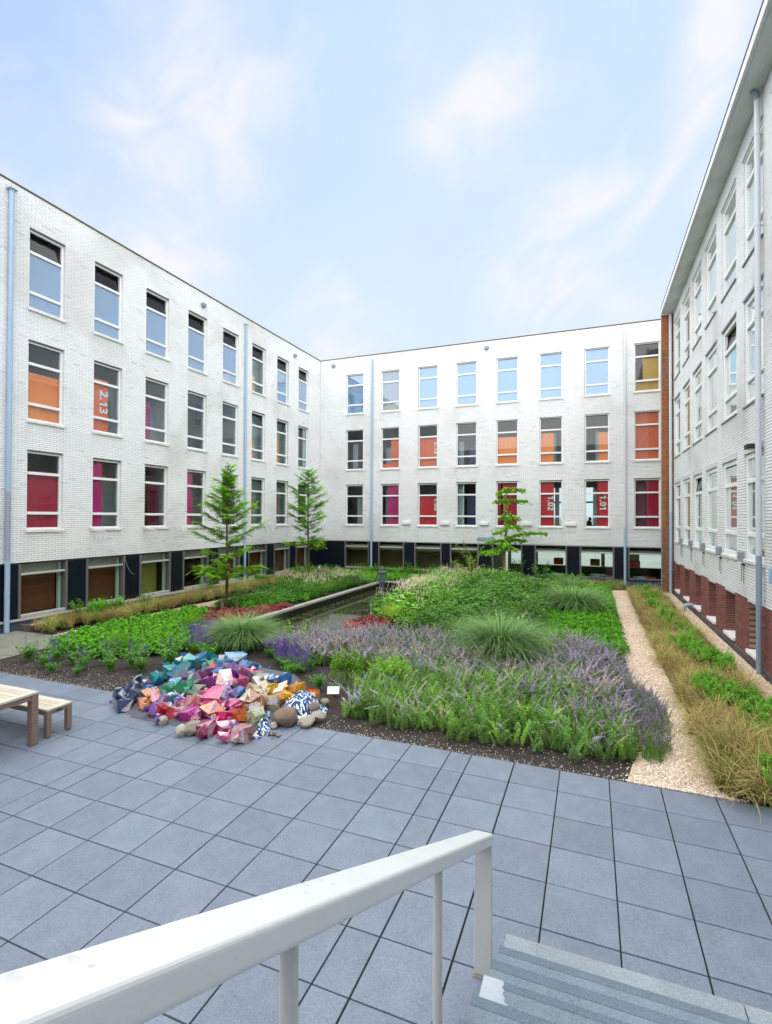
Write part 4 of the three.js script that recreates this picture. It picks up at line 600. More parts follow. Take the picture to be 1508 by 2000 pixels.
// spread a list of spots over several tuft shapes; all belong to one bed
function bed(name, label, category, sets) {   // sets: [part name, [geometry...], spots]
  const g = thing(name, label, category); g.userData.kind = 'stuff';
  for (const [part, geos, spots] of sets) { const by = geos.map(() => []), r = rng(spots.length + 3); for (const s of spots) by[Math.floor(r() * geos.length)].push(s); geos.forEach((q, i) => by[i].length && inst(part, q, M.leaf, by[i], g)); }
  return g;
}
const clumpNoise = (x, z, f = 1.1, s = 0) => fbm(x * f + s, 0.5, z * f + s, 3);
const cat = [catmint(1, 1), catmint(2, 0.9), catmint(3, 0.8)], catG = [catmint(4, 0.25), catmint(5, 0.35), catmint(6, 0.1)];
const ger = [1, 2, 3].map((k) => roundMound(10 + k, col.geran, col.geranD)), per = [1, 2, 3].map((k) => lanceTuft(20 + k, col.persic, col.persicD)), perF = [1, 2, 3].map((k) => lanceTuft(30 + k, col.persic, col.persicD, { flowers: 5 })), perD = [1, 2].map((k) => lanceTuft(40 + k, C(0.065, 0.165, 0.030), col.persicD, { len: 0.10, w: 0.035 }));
const sedA = [1, 2, 3].map((k) => sedge(50 + k, col.sedgeTan, col.sedgeBrown, col.sedgeGreen)), sedG = [1, 2].map((k) => sedge(60 + k, col.sedgeGreen, C(0.24, 0.26, 0.07), col.sedgeTan)), fea = [1, 2].map((k) => feather(70 + k, col.fern)), heu = [1, 2, 3].map((k) => roundMound(80 + k, col.heuch, C(0.07, 0.012, 0.02), 46, 0.16, 0.17, 0.027)), heuP = [1, 2].map((k) => roundMound(90 + k, col.heuchP, col.heuch, 46, 0.16, 0.18, 0.026)), sal = [1, 2, 3].map((k) => salviaTuft(100 + k)), salG = [1, 2].map((k) => salviaTuft(110 + k, 0.35));
{
  // catmint in front, mauve towards the path and the pool, greener along the terrace
  const right = [[-3.9, -7.75], [-3.2, -7.52], [-2.2, -7.44], [-1.0, -7.42], [0.1, -7.50], [0.62, -7.9], [0.72, -9], [0.72, -11], [0.55, -12.4], [-0.4, -13.6], [-1.1, -13.7], [-0.9, -12.2], [-1.3, -11.2], [-2.6, -11.2], [-3.3, -12.6], [-4.2, -12.9], [-5.4, -13.0], [-6.4, -12.2], [-7.0, -11.5], [-6.9, -10.8], [-6.2, -10.2], [-5.1, -10.1], [-4.1, -9.9], [-3.95, -9.0], [-4.0, -8.4]];
  const purple = (x, z) => clamp(sstep(-9.2, -10.8, z) * 0.62 + sstep(-4.3, -5.4, x) * 0.6 + sstep(-1.0, 0.6, x) * 0.55 * sstep(-8.0, -9.0, z) + (clumpNoise(x, z, 0.9, 4) - 0.5) * 0.9 + 0.15);
  const f = [], g = [];
  for (const s of patch(right, 0.155, 7, (x, z, r) => { if (z > -7.62 - 0.40 * clumpNoise(x, 3, 1.6, 6) + 0.24 && r() < 0.75) return null; const edge = z > -7.9 || x > 0.5 ? 0.85 : 1, n = clumpNoise(x, z, 1.3); const o = spot(x, z, r, edge * (0.60 + 0.85 * n) * 0.97, 0, 0.30, 0.36); if (r() < 0.18) o.c.multiply(C(1.35, 1.3, 0.8)); o.f = r() < purple(x, z); return o; })) (s.f ? f : g).push(s);
  const r = rng(71); for (let i = 0; i < 70; i++) { const z = lerp(-7.8, -10.6, r()), o = spot(0.72 + 0.42 * r() * r(), z, r, 0.8, 0, 0.3); o.e = [0, 1.57, -0.7 - 0.5 * r()]; f.push(o); }
  bed('catmint_bed', 'mauve flowering catmint massed between the terrace and the gravel path', 'catmint', [['flowering_catmint', cat, f], ['green_catmint', catG, g]]);
  const lime = patch([[-3.95, -9.95], [-3.45, -9.7], [-3.5, -9.3], [-3.95, -9.5]], 0.11, 8, (x, z, r) => spot(x, z, r, 1.1));
  bed('spurge_patch', 'small lime green leafy patch among the catmint near the box ball', 'ground cover', [['spurge', [feather(120, C(0.17, 0.33, 0.03), 0.42)], lime]]);
}
{
  const gl = [[-12.5, -8.95], [-11.8, -8.75], [-10.9, -8.75], [-9.9, -9.1], [-9.35, -9.8], [-9.3, -10.6], [-9.9, -11.6], [-11.1, -12.1], [-12.0, -12.4], [-12.75, -12.0], [-12.8, -10.4]];
  bed('geranium_bed', 'bright green mounded cranesbill left of the violet salvia', 'cranesbill', [['cranesbill', ger, patch(gl, 0.155, 9, (x, z, r) => spot(x, z, r, 1.15 + 0.5 * clumpNoise(x, z), 0, 0.2, 0.22))], ['cranesbill_top', ger, patch(gl, 0.22, 19, (x, z, r) => spot(x, z, r, 1.2, 0.10 * clumpNoise(x, z, 0.8), 0.2, 0.2))]]);
  bed('geranium_clump', 'separate rounded clump of cranesbill beside the dark red leaves', 'cranesbill', [['cranesbill', ger, patch([[-12.7, -12.5], [-11.9, -12.5], [-11.6, -13.2], [-12.0, -14.0], [-12.75, -13.8]], 0.15, 10, (x, z, r) => spot(x, z, r, 1.3, 0, 0.2))]]);
  const back = [[-12.7, -15.0], [-11.2, -14.9], [-10.6, -16.6], [-10.35, -18.6], [-12.6, -19.3], [-12.8, -17]];
  bed('lady_mantle_bed', 'low green leafy bed behind the dark red coral bells', 'ground cover', [['leaves', ger.concat(perD), patch(back, 0.16, 11, (x, z, r) => spot(x, z, r, 1.15, 0, 0.2, 0.25))]]);
  const wf = [[-12.7, -19.2], [-10.35, -18.6], [-10.3, -23], [-13.2, -23.4], [-13.6, -20.5]];
  bed('persicaria_bed', 'white flowered bistort beside the left edge of the pool', 'bistort', [['flowering_bistort', perF, patch(wf, 0.2, 12, (x, z, r) => r() < 0.5 ? null : spot(x, z, r, 1.05, 0, 0.2, 0.25))], ['leaves', per, patch(wf, 0.2, 13, (x, z, r) => spot(x, z, r, 0.8, 0, 0.2, 0.25))]]);
  const hz = [[-11.9, -11.9], [-10.5, -11.6], [-10.25, -12.4], [-10.2, -16.2], [-10.8, -16.4], [-11.3, -14.8], [-12.5, -14.6], [-12.5, -13.9], [-11.5, -13.0]];
  bed('coral_bells_bed', 'dark red coral bells carpeting the ground beside the pool coping', 'coral bells', [['dark_leaves', heu, patch(hz, 0.15, 14, (x, z, r) => r() < 0.7 ? spot(x, z, r, 1, 0, 0.2, 0.3) : null)], ['pink_leaves', heuP, patch(hz, 0.2, 15, (x, z, r) => r() < sstep(-12.4, -14.4, z) ? spot(x, z, r, 1, 0, 0.2, 0.3) : null)]]);
  bed('coral_bells_clump', 'purple red coral bells at the near right corner of the pool', 'coral bells', [['dark_leaves', heu.concat(heuP), patch([[-6.5, -13.1], [-5.6, -13.2], [-5.2, -14.4], [-6.3, -14.6]], 0.15, 16, (x, z, r) => spot(x, z, r, 1.5, 0.1, 0.2, 0.3))]]);
  bed('salvia_bed', 'deep violet salvia in flower between the cranesbill and the fountain grass', 'salvia', [['salvia', sal, patch([[-10.3, -10.9], [-9.3, -10.3], [-9.0, -9.7], [-8.4, -10.2], [-9.0, -11.6], [-10.2, -11.7]], 0.17, 17, (x, z, r) => spot(x, z, r, 1.25, 0, 0.15, 0.3))]]);
  bed('salvia_bed', 'deep violet salvia in front of the pool, right of the fountain grass', 'salvia', [['salvia', sal, patch([[-7.2, -10.4], [-6.5, -9.8], [-5.7, -9.4], [-5.5, -9.8], [-6.2, -10.2], [-7.0, -10.8]], 0.17, 18, (x, z, r) => r() < 0.85 ? spot(x, z, r, 1.2, 0, 0.2, 0.3) : null)]]);
  // sedge strip by the right wing, with feathery green plants along it
  const ss = [[1.50, -7.2], [3.05, -7.2], [2.75, -9.5], [2.68, -12], [2.68, -17], [2.72, -24.9], [1.62, -25.6], [1.55, -19], [1.53, -12], [1.48, -9]];
  const sx = (z) => lerp(2.38, 2.15, sstep(-10, -20, z)) + 0.16 * Math.sin(z * 1.9);
  bed('sedge_strip', 'strip of tan brown sedge with fresh green tufts along the right wing', 'sedge', [['sedge', sedA, patch(ss, 0.25, 21, (x, z, r) => spot(x, z, r, (0.75 + 0.75 * clumpNoise(x, z, 1.6)) * lerp(1.0, 1.3, sstep(-10, -8, z)), 0, 0.3, 0.40))], ['green_sedge', sedG, patch(ss, 0.42, 22, (x, z, r) => clumpNoise(x, z, 0.9, 2) > 0.48 ? spot(x, z, r, 0.95, 0, 0.25) : null)], ['green_plants', fea, patch(ss, 0.15, 23, (x, z, r) => Math.abs(x - sx(z)) < 0.42 * clamp(4 * (clumpNoise(x, z, 1.1, 8) - 0.42)) ? spot(x, z, r, 1.1, 0.10, 0.2) : null)]]);
  const sl = [[-14.9, -9.98], [-13.95, -9.98], [-13.9, -14], [-13.85, -20], [-13.9, -24.6], [-14.95, -25.5]];
  bed('sedge_strip', 'strip of tan sedge in front of the dark windows of the left wing', 'sedge', [['sedge', sedA.concat(sedG), patch(sl, 0.27, 24, (x, z, r) => spot(x, z, r, 0.75 + 0.6 * clumpNoise(x, z, 1.6), 0.06, 0.3, 0.35))], ['green_plants', fea, patch([[-14.95, -11.5], [-14.5, -11.5], [-14.4, -26], [-14.95, -26]], 0.2, 25, (x, z, r) => clumpNoise(x, z, 0.8, 5) > 0.5 ? spot(x, z, r, 1.3, 0.15, 0.2) : null)]]);
  const sb = [[-14.9, -26.0], [-10, -25.9], [-4, -26.0], [1.6, -26.05], [1.6, -27.35], [-14.9, -27.45]];
  bed('sedge_strip', 'strip of olive brown sedge at the foot of the back wing', 'sedge', [['sedge', sedA.concat(sedG), patch(sb, 0.30, 26, (x, z, r) => spot(x, z, r, 0.95, 0, 0.25, 0.35))], ['green_plants', fea, patch(sb, 0.24, 27, (x, z, r) => z < -26.6 && clumpNoise(x, z, 0.7, 3) > 0.52 ? spot(x, z, r, 1.25, 0.1, 0.2) : null)]]);
  // the large green mass right of the pool
  const big = [[-6.62, -15.6], [-5.4, -13.6], [-4.3, -13.2], [-3.3, -13.0], [-1.4, -13.4], [-1.2, -14.2], [-1.6, -17.5], [-1.4, -20.5], [-2.6, -22.4], [-3.8, -25.2], [-7.2, -25.2], [-6.75, -22]];
  bed('bistort_mass', 'big green mass of bistort leaves on the right of the pool', 'bistort', [['leaves', per, patch(big, 0.20, 31, (x, z, r) => spot(x, z, r, (0.85 + 0.75 * clumpNoise(x, z, 0.7)) * lerp(1, 1.3, sstep(-14, -19, z)), 0, 0.25, 0.36))], ['flowering_bistort', perF, patch(big, 0.24, 32, (x, z, r) => r() < sstep(-4.0, -6.0, x) * sstep(-15, -18, z) * 0.9 + 0.05 ? spot(x, z, r, 1.15, 0.05, 0.2, 0.2) : null)], ['broad_leaves', [lanceTuft(46, C(0.05, 0.15, 0.022), col.persicD, { len: 0.20, w: 0.085, H: 0.75, n: 40, spread: 0.30 }), lanceTuft(47, C(0.06, 0.17, 0.03), col.persicD, { len: 0.18, w: 0.075, H: 0.85, n: 40, spread: 0.30 })], patch([[-3.7, -14.2], [-1.7, -14.5], [-1.7, -17.5], [-1.6, -20.5], [-3.2, -22.0], [-4.0, -18.5]], 0.42, 38, (x, z, r) => r() < 0.85 ? spot(x, z, r, 0.85 + 0.5 * r(), 0.05, 0.2, 0.4) : null)], ['pale_leaves', [lanceTuft(48, C(0.16, 0.31, 0.06), col.persic, { len: 0.17, w: 0.07, H: 0.6, n: 34, spread: 0.26 }), lanceTuft(49, C(0.13, 0.29, 0.035), col.persic, { len: 0.15, w: 0.06, H: 0.7, n: 34, spread: 0.26 })], patch([[-6.5, -15.4], [-5.0, -14.2], [-3.9, -14.4], [-4.2, -17], [-5.2, -20], [-6.5, -20.5]], 0.40, 39, (x, z, r) => r() < 0.8 ? spot(x, z, r, 0.85 + 0.6 * r(), 0.05, 0.25, 0.35) : null)], ['dark_leaves', perD, patch(big, 0.22, 33, (x, z, r) => x > -4.6 && clumpNoise(x, z, 0.6, 9) > 0.46 ? spot(x, z, r, 1.7 * lerp(0.9, 1.2, sstep(-14, -20, z)), 0, 0.2, 0.35) : null)]]);
  const bl = [[-1.2, -13.8], [-0.3, -13.8], [0.5, -12.6], [0.70, -13.5], [0.68, -18], [0.68, -25.7], [-3.6, -25.6], [-2.4, -22.4], [-1.3, -20.4], [-1.5, -17.5]];
  bed('cranesbill_mass', 'fresh green cranesbill along the left edge of the right gravel path', 'cranesbill', [['cranesbill', ger, patch(bl, 0.165, 34, (x, z, r) => spot(x, z, r, 0.9 + 0.9 * clumpNoise(x, z, 0.9), 0, 0.25, 0.32))], ['cranesbill_top', ger, patch(bl, 0.30, 35, (x, z, r) => spot(x, z, r, 1.1, 0.16 * clumpNoise(x, z), 0.25, 0.2))]]);
  bed('back_bed', 'green cranesbill behind the far edge of the pool', 'cranesbill', [['cranesbill', ger, patch([[-13, -24.2], [-10.2, -23.4], [-10.1, -24.8], [-4.2, -24.95], [-3.8, -25.9], [-13.3, -25.8]], 0.2, 36, (x, z, r) => spot(x, z, r, 1.5, 0, 0.2, 0.22))]]);
  bed('white_astilbe_bed', 'pinkish white flower spikes at the right edge of the pool near the statue', 'bistort', [['flowering_bistort', perF.map((g, i) => lanceTuft(130 + i, col.persic, col.persicD, { flowers: 7, n: 20 })), patch([[-6.5, -17.2], [-5.9, -17.0], [-5.7, -19.5], [-6.45, -20]], 0.19, 37, (x, z, r) => spot(x, z, r, 1.25, 0.05, 0.25, 0.15))]]);
}
// fountain grass clumps: single plants
function grassClump(seed, R, H, n, c0, c1) {
  const r = rng(seed), L = new Leaves();
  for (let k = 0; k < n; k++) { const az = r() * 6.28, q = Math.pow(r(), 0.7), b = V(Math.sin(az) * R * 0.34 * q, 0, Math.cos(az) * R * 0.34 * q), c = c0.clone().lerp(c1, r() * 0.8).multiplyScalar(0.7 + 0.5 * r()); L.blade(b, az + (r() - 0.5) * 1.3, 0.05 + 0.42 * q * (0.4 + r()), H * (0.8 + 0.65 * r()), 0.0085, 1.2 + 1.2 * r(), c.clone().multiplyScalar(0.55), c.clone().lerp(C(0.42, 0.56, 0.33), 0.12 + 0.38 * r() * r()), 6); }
  return L.build();
}
for (const [x, z, R, H, n, seed, label, y = 0] of [[-8.15, -10.75, 1.1, 0.93, 3000, 1, 'arching fountain grass clump behind the painted rocks'], [-1.95, -12.1, 1.35, 1.15, 3600, 2, 'large fountain grass clump in the middle of the catmint'], [-0.55, -18.6, 1.4, 1.25, 2600, 3, 'fountain grass clump by the path beyond the catmint'], [-10.9, -22.6, 1.1, 0.9, 1300, 4, 'dark fountain grass clump left of the statue'], [-4.2, -25.3, 0.9, 1.0, 1100, 5, 'fountain grass clump left of the layered young tree'], [-0.9, -24.6, 1.0, 0.8, 1100, 6, 'farthest fountain grass clump near the right end of the back wing']]) {
  const t = thing('fountain_grass', label, 'ornamental grass', [x, y, z], 0, 'fountain grass clumps in the beds');
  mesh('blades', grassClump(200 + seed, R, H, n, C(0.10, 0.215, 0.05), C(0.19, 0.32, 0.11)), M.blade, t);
}
// clipped box balls
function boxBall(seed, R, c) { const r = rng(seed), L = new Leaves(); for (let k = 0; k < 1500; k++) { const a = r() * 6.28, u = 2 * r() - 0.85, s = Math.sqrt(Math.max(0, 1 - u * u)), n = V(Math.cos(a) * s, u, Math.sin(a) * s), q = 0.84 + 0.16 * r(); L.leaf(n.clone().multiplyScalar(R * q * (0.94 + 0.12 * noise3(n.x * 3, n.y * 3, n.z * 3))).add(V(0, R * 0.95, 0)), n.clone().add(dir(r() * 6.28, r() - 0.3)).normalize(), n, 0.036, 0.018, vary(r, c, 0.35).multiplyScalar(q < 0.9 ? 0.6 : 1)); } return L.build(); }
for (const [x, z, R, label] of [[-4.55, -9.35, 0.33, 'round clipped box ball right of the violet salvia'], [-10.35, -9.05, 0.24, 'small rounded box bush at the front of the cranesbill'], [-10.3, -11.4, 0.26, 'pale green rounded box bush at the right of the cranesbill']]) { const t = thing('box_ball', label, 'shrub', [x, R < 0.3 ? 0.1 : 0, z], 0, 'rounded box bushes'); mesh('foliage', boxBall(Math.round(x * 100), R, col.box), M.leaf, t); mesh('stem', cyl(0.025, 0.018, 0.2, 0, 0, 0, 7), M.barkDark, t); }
// young salvia tufts planted in the bare soil: one plant each
{
  const protos = [0, 1, 2, 3].map((k) => [salviaTuft(140 + k, k % 2 ? 0.9 : 0.5), salviaTuft(150 + k, 0.35)]);
  [[-11.94, -7.95, 1.5, 'salvia tuft at the left end of the soil bed beside the old paving'], [-11.45, -8.25, 1.45, 'second salvia tuft from the left beside the old paving, with flower stems'], [-11.1, -7.75, 1.3, 'salvia tuft just right of the leftmost one in the soil bed'], [-10.6, -7.55, 0.85, 'small salvia tuft nearest to the terrace at the left'], [-10.75, -8.15, 1.2, 'salvia tuft in front of the left end of the cranesbill'], [-10.2, -7.95, 1.2, 'salvia tuft below the middle of the cranesbill, left one of a pair'], [-9.95, -7.62, 0.7, 'tiny salvia tuft close to the terrace edge'], [-10.05, -8.45, 1.3, 'tall salvia tuft right against the front of the cranesbill'], [-9.55, -8.1, 1.15, 'salvia tuft in the bare soil midway to the painted rocks'], [-9.35, -8.5, 1.5, 'violet topped salvia tuft behind the bare soil, left of the rocks'], [-8.95, -8.35, 1.25, 'salvia tuft nearest to the navy painted rocks'], [-8.75, -8.95, 1.5, 'violet flowered salvia tuft behind the teal painted rocks'], [-8.15, -9.45, 1.5, 'salvia tuft between the teal rocks and the fountain grass'], [-5.75, -9.15, 1.2, 'green tuft behind the orange painted rocks'], [-4.85, -8.75, 1.15, 'green tuft left of the box ball behind the orange rocks'], [-4.4, -8.55, 0.8, 'small tuft just behind the white plaque']].forEach(([x, z, s, label], i) => {
    const t = thing('salvia_plant', label, 'salvia', [x, 0, z], i * 1.3, 'young salvia plants in bare soil'); t.scale.setScalar(s * 1.35); mesh('foliage', protos[i % 4][i > 12 ? 1 : 0], M.leaf, t);
  });
}
// leafy shrubs along the far wall
function shrub(seed, H, R, c, n = 160, L0 = 0.11, W = 0.05) { const r = rng(seed), L = new Leaves(); for (let k = 0; k < 9; k++) { const az = r() * 6.28, le = R / H * (0.3 + 0.8 * r()), tip = V(Math.sin(az) * le * H, H * (0.75 + 0.35 * r()), Math.cos(az) * le * H); L.stem([V(0, 0, 0), tip.clone().multiplyScalar(0.5).add(V(0, 0.06, 0)), tip], 0.006, C(0.09, 0.07, 0.03)); for (let i = 0; i < n / 9; i++) { const p = tip.clone().multiplyScalar(0.25 + 0.75 * r()); L.leaf(p, dir(az + (r() - 0.5) * 4, 0.5 * (r() - 0.2)), UP, L0 * (0.6 + 0.6 * r()), W * (0.7 + 0.5 * r()), vary(r, c, 0.35), 0.12); } } return L.build(); }
for (const [x, y, z, H, R, c, label] of [[-14.75, 0.1, -11.4, 0.62, 0.35, C(0.12, 0.33, 0.03), 'bright green shrub under the first big dark window of the left wing'], [-14.75, 0.1, -13.9, 0.5, 0.3, C(0.11, 0.28, 0.03), 'small green shrub under the second dark window of the left wing'], [-14.8, 0.1, -17.0, 0.6, 0.35, C(0.10, 0.26, 0.03), 'green shrub left of the nearer feathery conifer by the left wing'], [-14.7, 0.1, -21.5, 0.75, 0.5, C(0.09, 0.22, 0.03), 'bushy shrub behind the sedge between the two feathery conifers'], [-14.5, 0.1, -24.5, 0.85, 0.6, C(0.09, 0.24, 0.04), 'leafy shrub in the far left corner of the courtyard'], [-12.4, 0, -26.6, 0.7, 0.5, C(0.12, 0.34, 0.03), 'bright green shrub left of the blue drainpipe on the back wing'], [-11.0, 0, -26.6, 0.7, 0.4, C(0.10, 0.30, 0.05), 'bright green shrub right of the blue drainpipe on the back wing'], [-9.0, 0, -26.3, 1.0, 0.45, C(0.13, 0.30, 0.05), 'upright shrub right of the statue in front of the back wing'], [-7.6, 0, -26.4, 0.8, 0.45, C(0.11, 0.27, 0.04), 'green shrub in front of the wooden counter window'], [-6.3, 0, -26.4, 0.8, 0.4, C(0.10, 0.26, 0.03), 'green shrub left of the pale young tree against the navy panel'], [-3.5, 0, -26.5, 1.35, 0.7, C(0.045, 0.13, 0.02), 'dark leafy shrub behind the layered young tree'], [-2.3, 0, -26.7, 1.2, 0.45, C(0.10, 0.28, 0.05), 'light green shrub in front of the navy panel right of the layered tree'], [-0.55, 0, -26.4, 0.6, 0.4, C(0.12, 0.33, 0.03), 'low green shrub in front of the teal chair window'], [1.0, 0, -26.6, 0.45, 0.4, C(0.12, 0.30, 0.05), 'small grey green shrub at the right end of the back wing'], [-7.05, 0, -11.55, 0.6, 0.32, C(0.17, 0.36, 0.04), 'yellow green bush between the fountain grass and the pool']]) { const t = thing('shrub', label, 'shrub', [x, y, z], 0, 'leafy shrubs along the walls'); mesh('foliage', shrub(Math.round(-z * 91 - x * 37), H, R, c, 230, H > 1 ? 0.16 : 0.10, H > 1 ? 0.07 : 0.045), M.leaf, t); }
{ const t = thing('fennel', 'feathery yellow green bush beside the pool coping and red leaves', 'shrub', [-5.55, 0, -14.4]), r = rng(9), L = new Leaves(); for (let k = 0; k < 260; k++) { const az = r() * 6.28, q = r(); L.blade(V((r() - 0.5) * 0.2, 0.05, (r() - 0.5) * 0.2), az, 0.1 + 0.5 * q, 0.55 + 0.35 * r(), 0.010, 0.5, C(0.14, 0.26, 0.02).multiplyScalar(0.7 + 0.6 * r()), C(0.36, 0.40, 0.05), 4); } mesh('foliage', L.build(), M.leaf, t); }

// ------------------------------------------------------------------ trees
function trunkGeo(pts, r0, r1, n = 9) { const c = new THREE.CatmullRomCurve3(pts), seg = 18, g = new THREE.TubeGeometry(c, seg, 1, n), p = g.attributes.position; for (let i = 0; i <= seg; i++) { const o = c.getPointAt(i / seg), R = lerp(r0, r1, i / seg) * (1 + 0.25 * Math.exp(-i * 1.2)); for (let j = 0; j <= n; j++) { const k = i * (n + 1) + j; p.setXYZ(k, o.x + (p.getX(k) - o.x) * R, o.y + (p.getY(k) - o.y) * R, o.z + (p.getZ(k) - o.z) * R); } } g.computeVertexNormals(); return g; }
// feathery young conifer: branches at set heights, each with flat sprays of narrow leaflets
function conifer(label, x, z, H, seed, tiers) {
  const t = thing('conifer', label, 'tree', [x, 0, z], 0, 'feathery young conifers'), r = rng(seed), L = new Leaves(), limbs = [];
  mesh('trunk', trunkGeo([V(0, -0.05, 0), V(0.02, H * 0.35, 0.02), V(-0.02, H * 0.7, 0), V(0.01, H * 0.97, 0)], 0.062, 0.010), M.bark, t);
  const spray = (p, d, len, c) => { const s = V().crossVectors(d, UP).normalize(), n = Math.max(6, Math.round(len / 0.026)); for (let i = 0; i < n; i++) { const q = p.clone().addScaledVector(d, len * i / n).add(V(0, -0.25 * len * (i / n) ** 2, 0)), f = 1 - 0.5 * i / n; for (const k of [-1, 1]) L.leaf(q, s.clone().multiplyScalar(k).addScaledVector(d, 0.6).add(V((r() - 0.5) * 0.4, -0.5 + 0.7 * r(), (r() - 0.5) * 0.4)).normalize(), UP, 0.10 * f + 0.02, 0.028, vary(r, c, 0.4), 0.05); } };
  for (const [h0, h1, n, len, rise] of tiers) for (let k = 0; k < n; k++) {
    const h = lerp(h0, h1, (k + r() * 0.7) / n), az = k * 2.4 + r() * 0.9, l = len * (0.45 + 0.65 * r()), b = V(0, h, 0), e = V(Math.sin(az) * l, h + l * (rise + 0.15 * (r() - 0.5)), Math.cos(az) * l), m = b.clone().lerp(e, 0.5).add(V(0, -0.06 * l, 0));
    const cv = new THREE.CatmullRomCurve3([b, m, e]); limbs.push(new THREE.TubeGeometry(cv, 5, 0.0065 + 0.004 * l, 5));
    const np = Math.max(5, Math.round(l / 0.042)), bright = 0.75 + 0.5 * r();
    for (let i = 1; i <= np; i++) { const p = cv.getPoint(i / np), d = cv.getTangent(i / np), f = i / np; if (f < 0.30 && l > 0.5) continue; for (const s of [-1, 1, 0.3]) { if (r() < 0.22) continue; const side = V().crossVectors(d, UP).normalize().multiplyScalar(s * (0.4 + 0.6 * r())).addScaledVector(d, 0.7).add(V(0, 0.9 * (r() - 0.45), 0)).normalize(); spray(p, side, (0.12 + 0.24 * r()) * (0.7 + 0.5 * f) * Math.min(1, 0.45 + l), col.cypress.clone().multiplyScalar(bright * (0.65 + 0.5 * f))); } if (i === np) spray(p, d, 0.2, col.cypress.clone().multiplyScalar(1.2)); }
  }
  mesh('limbs', limbs, M.bark, t); mesh('crown', L.build(), M.leaf, t); return t;
}
conifer('nearer feathery young conifer with reddish trunk and wide lower branches', -12.12, -15.06, 5.05, 301, [[1.15, 1.6, 14, 1.1, 0.05], [1.8, 2.1, 4, 0.8, 0.2], [2.2, 2.85, 12, 1.2, 0.36], [2.9, 3.5, 11, 1.0, 0.48], [3.4, 4.1, 14, 0.66, 0.40], [4.0, 4.7, 15, 0.45, 0.35], [4.6, 5.0, 10, 0.24, 0.7]]);
conifer('farther slender feathery conifer in front of the corner of the wings', -12.5, -21.4, 5.55, 302, [[1.9, 2.4, 9, 0.95, 0.05], [2.5, 3.1, 9, 0.85, 0.25], [3.0, 3.8, 13, 1.05, 0.35], [3.7, 4.5, 12, 0.85, 0.4], [4.4, 5.1, 12, 0.45, 0.42], [5.0, 5.5, 10, 0.24, 0.6]]);
for (const [x, z, k] of [[-11.95, -14.62, 'left'], [-11.55, -14.9, 'right']]) tag(mesh('tree_stake', rbox(x - 0.035, x + 0.035, 0, 0.34, z - 0.035, z + 0.035, 0.006, 1), M.teakLeg), `short wooden stake in the red leaves ${k} of the nearer conifer trunk`, 'stake', 'stakes at the nearer conifer');
{ // layered young tree with fan-shaped leaves
  const t = thing('layered_tree', 'young tree with flat layered branches in front of the back wing', 'tree', [-3.95, 0, -25.75]), r = rng(77), L = new Leaves(), limbs = [], X = V(Math.cos(0.379), 0, -Math.sin(0.379));
  mesh('trunk', trunkGeo([V(0, -0.05, 0), V(-0.02, 1.5, 0), V(0.06, 2.6, 0), V(0.02, 3.6, 0), V(0.12, 4.75, 0)], 0.075, 0.018), std({ color: C(0.42, 0.22, 0.11), map: rep(texWood, 2), roughness: 0.9 }), t);
  const cluster = (p, n = 8) => { for (let i = 0; i < n; i++) { const a = r() * 6.28, q = p.clone().add(V((r() - 0.5) * 0.2, (r() - 0.4) * 0.14, (r() - 0.5) * 0.2)); L.disc(q, dir(a, 0.4 + 0.9 * r()), 0.038 + 0.028 * r(), vary(r, col.ginkgo, 0.35), 3, 0.3); } };
  const limb = (h, dx, dz, dy, dens = 1) => { const b = V(0.04, h, 0), e = b.clone().addScaledVector(X, dx).add(V(0, dy, dz)), m = b.clone().lerp(e, 0.5).add(V(0, dy * 0.3 + 0.05, 0)), cv = new THREE.CatmullRomCurve3([b, m, e]), l = cv.getLength(); limbs.push(new THREE.TubeGeometry(cv, 8, 0.014, 5)); for (let i = 1; i <= l / 0.075; i++) { const p = cv.getPointAt(Math.min(1, i * 0.075 / l)); cluster(p, Math.round(14 * dens)); if (r() < 0.75) cluster(p.clone().add(V((r() - 0.5) * 0.3, -0.14 * r(), (r() - 0.5) * 0.3)), 5); } };
  for (const a of [[4.75, 0.95, 0.1, -0.1], [4.7, -0.4, 0.2, -0.25], [4.1, 1.05, 0, 0.0], [4.15, -0.55, -0.1, -0.05], [3.6, 0.75, 0.3, -0.35], [3.5, -0.35, -0.3, -0.25], [3.3, 0.85, -0.2, -0.55], [3.0, 0.45, 0.5, -0.2], [2.75, -0.6, 0.3, -0.25], [2.3, 2.0, 0.2, 0.25, 1.1], [2.2, -0.9, 0.2, -0.1], [2.15, 0.95, -0.6, 0.0], [2.0, -1.25, -0.2, -0.45, 1.1], [1.95, 0.6, 0.6, -0.2], [1.8, -0.8, 0.5, -0.25], [2.1, 0.2, 0.9, -0.1], [2.1, -0.3, -0.9, -0.1]]) limb(...a);
  for (let h = 2.1; h < 4.8; h += 0.12) cluster(V(0.05 + (r() - 0.5) * 0.16, h, (r() - 0.5) * 0.16), 8);
  mesh('limbs', limbs, M.bark, t); mesh('crown', L.build(), M.leaf, t);
}
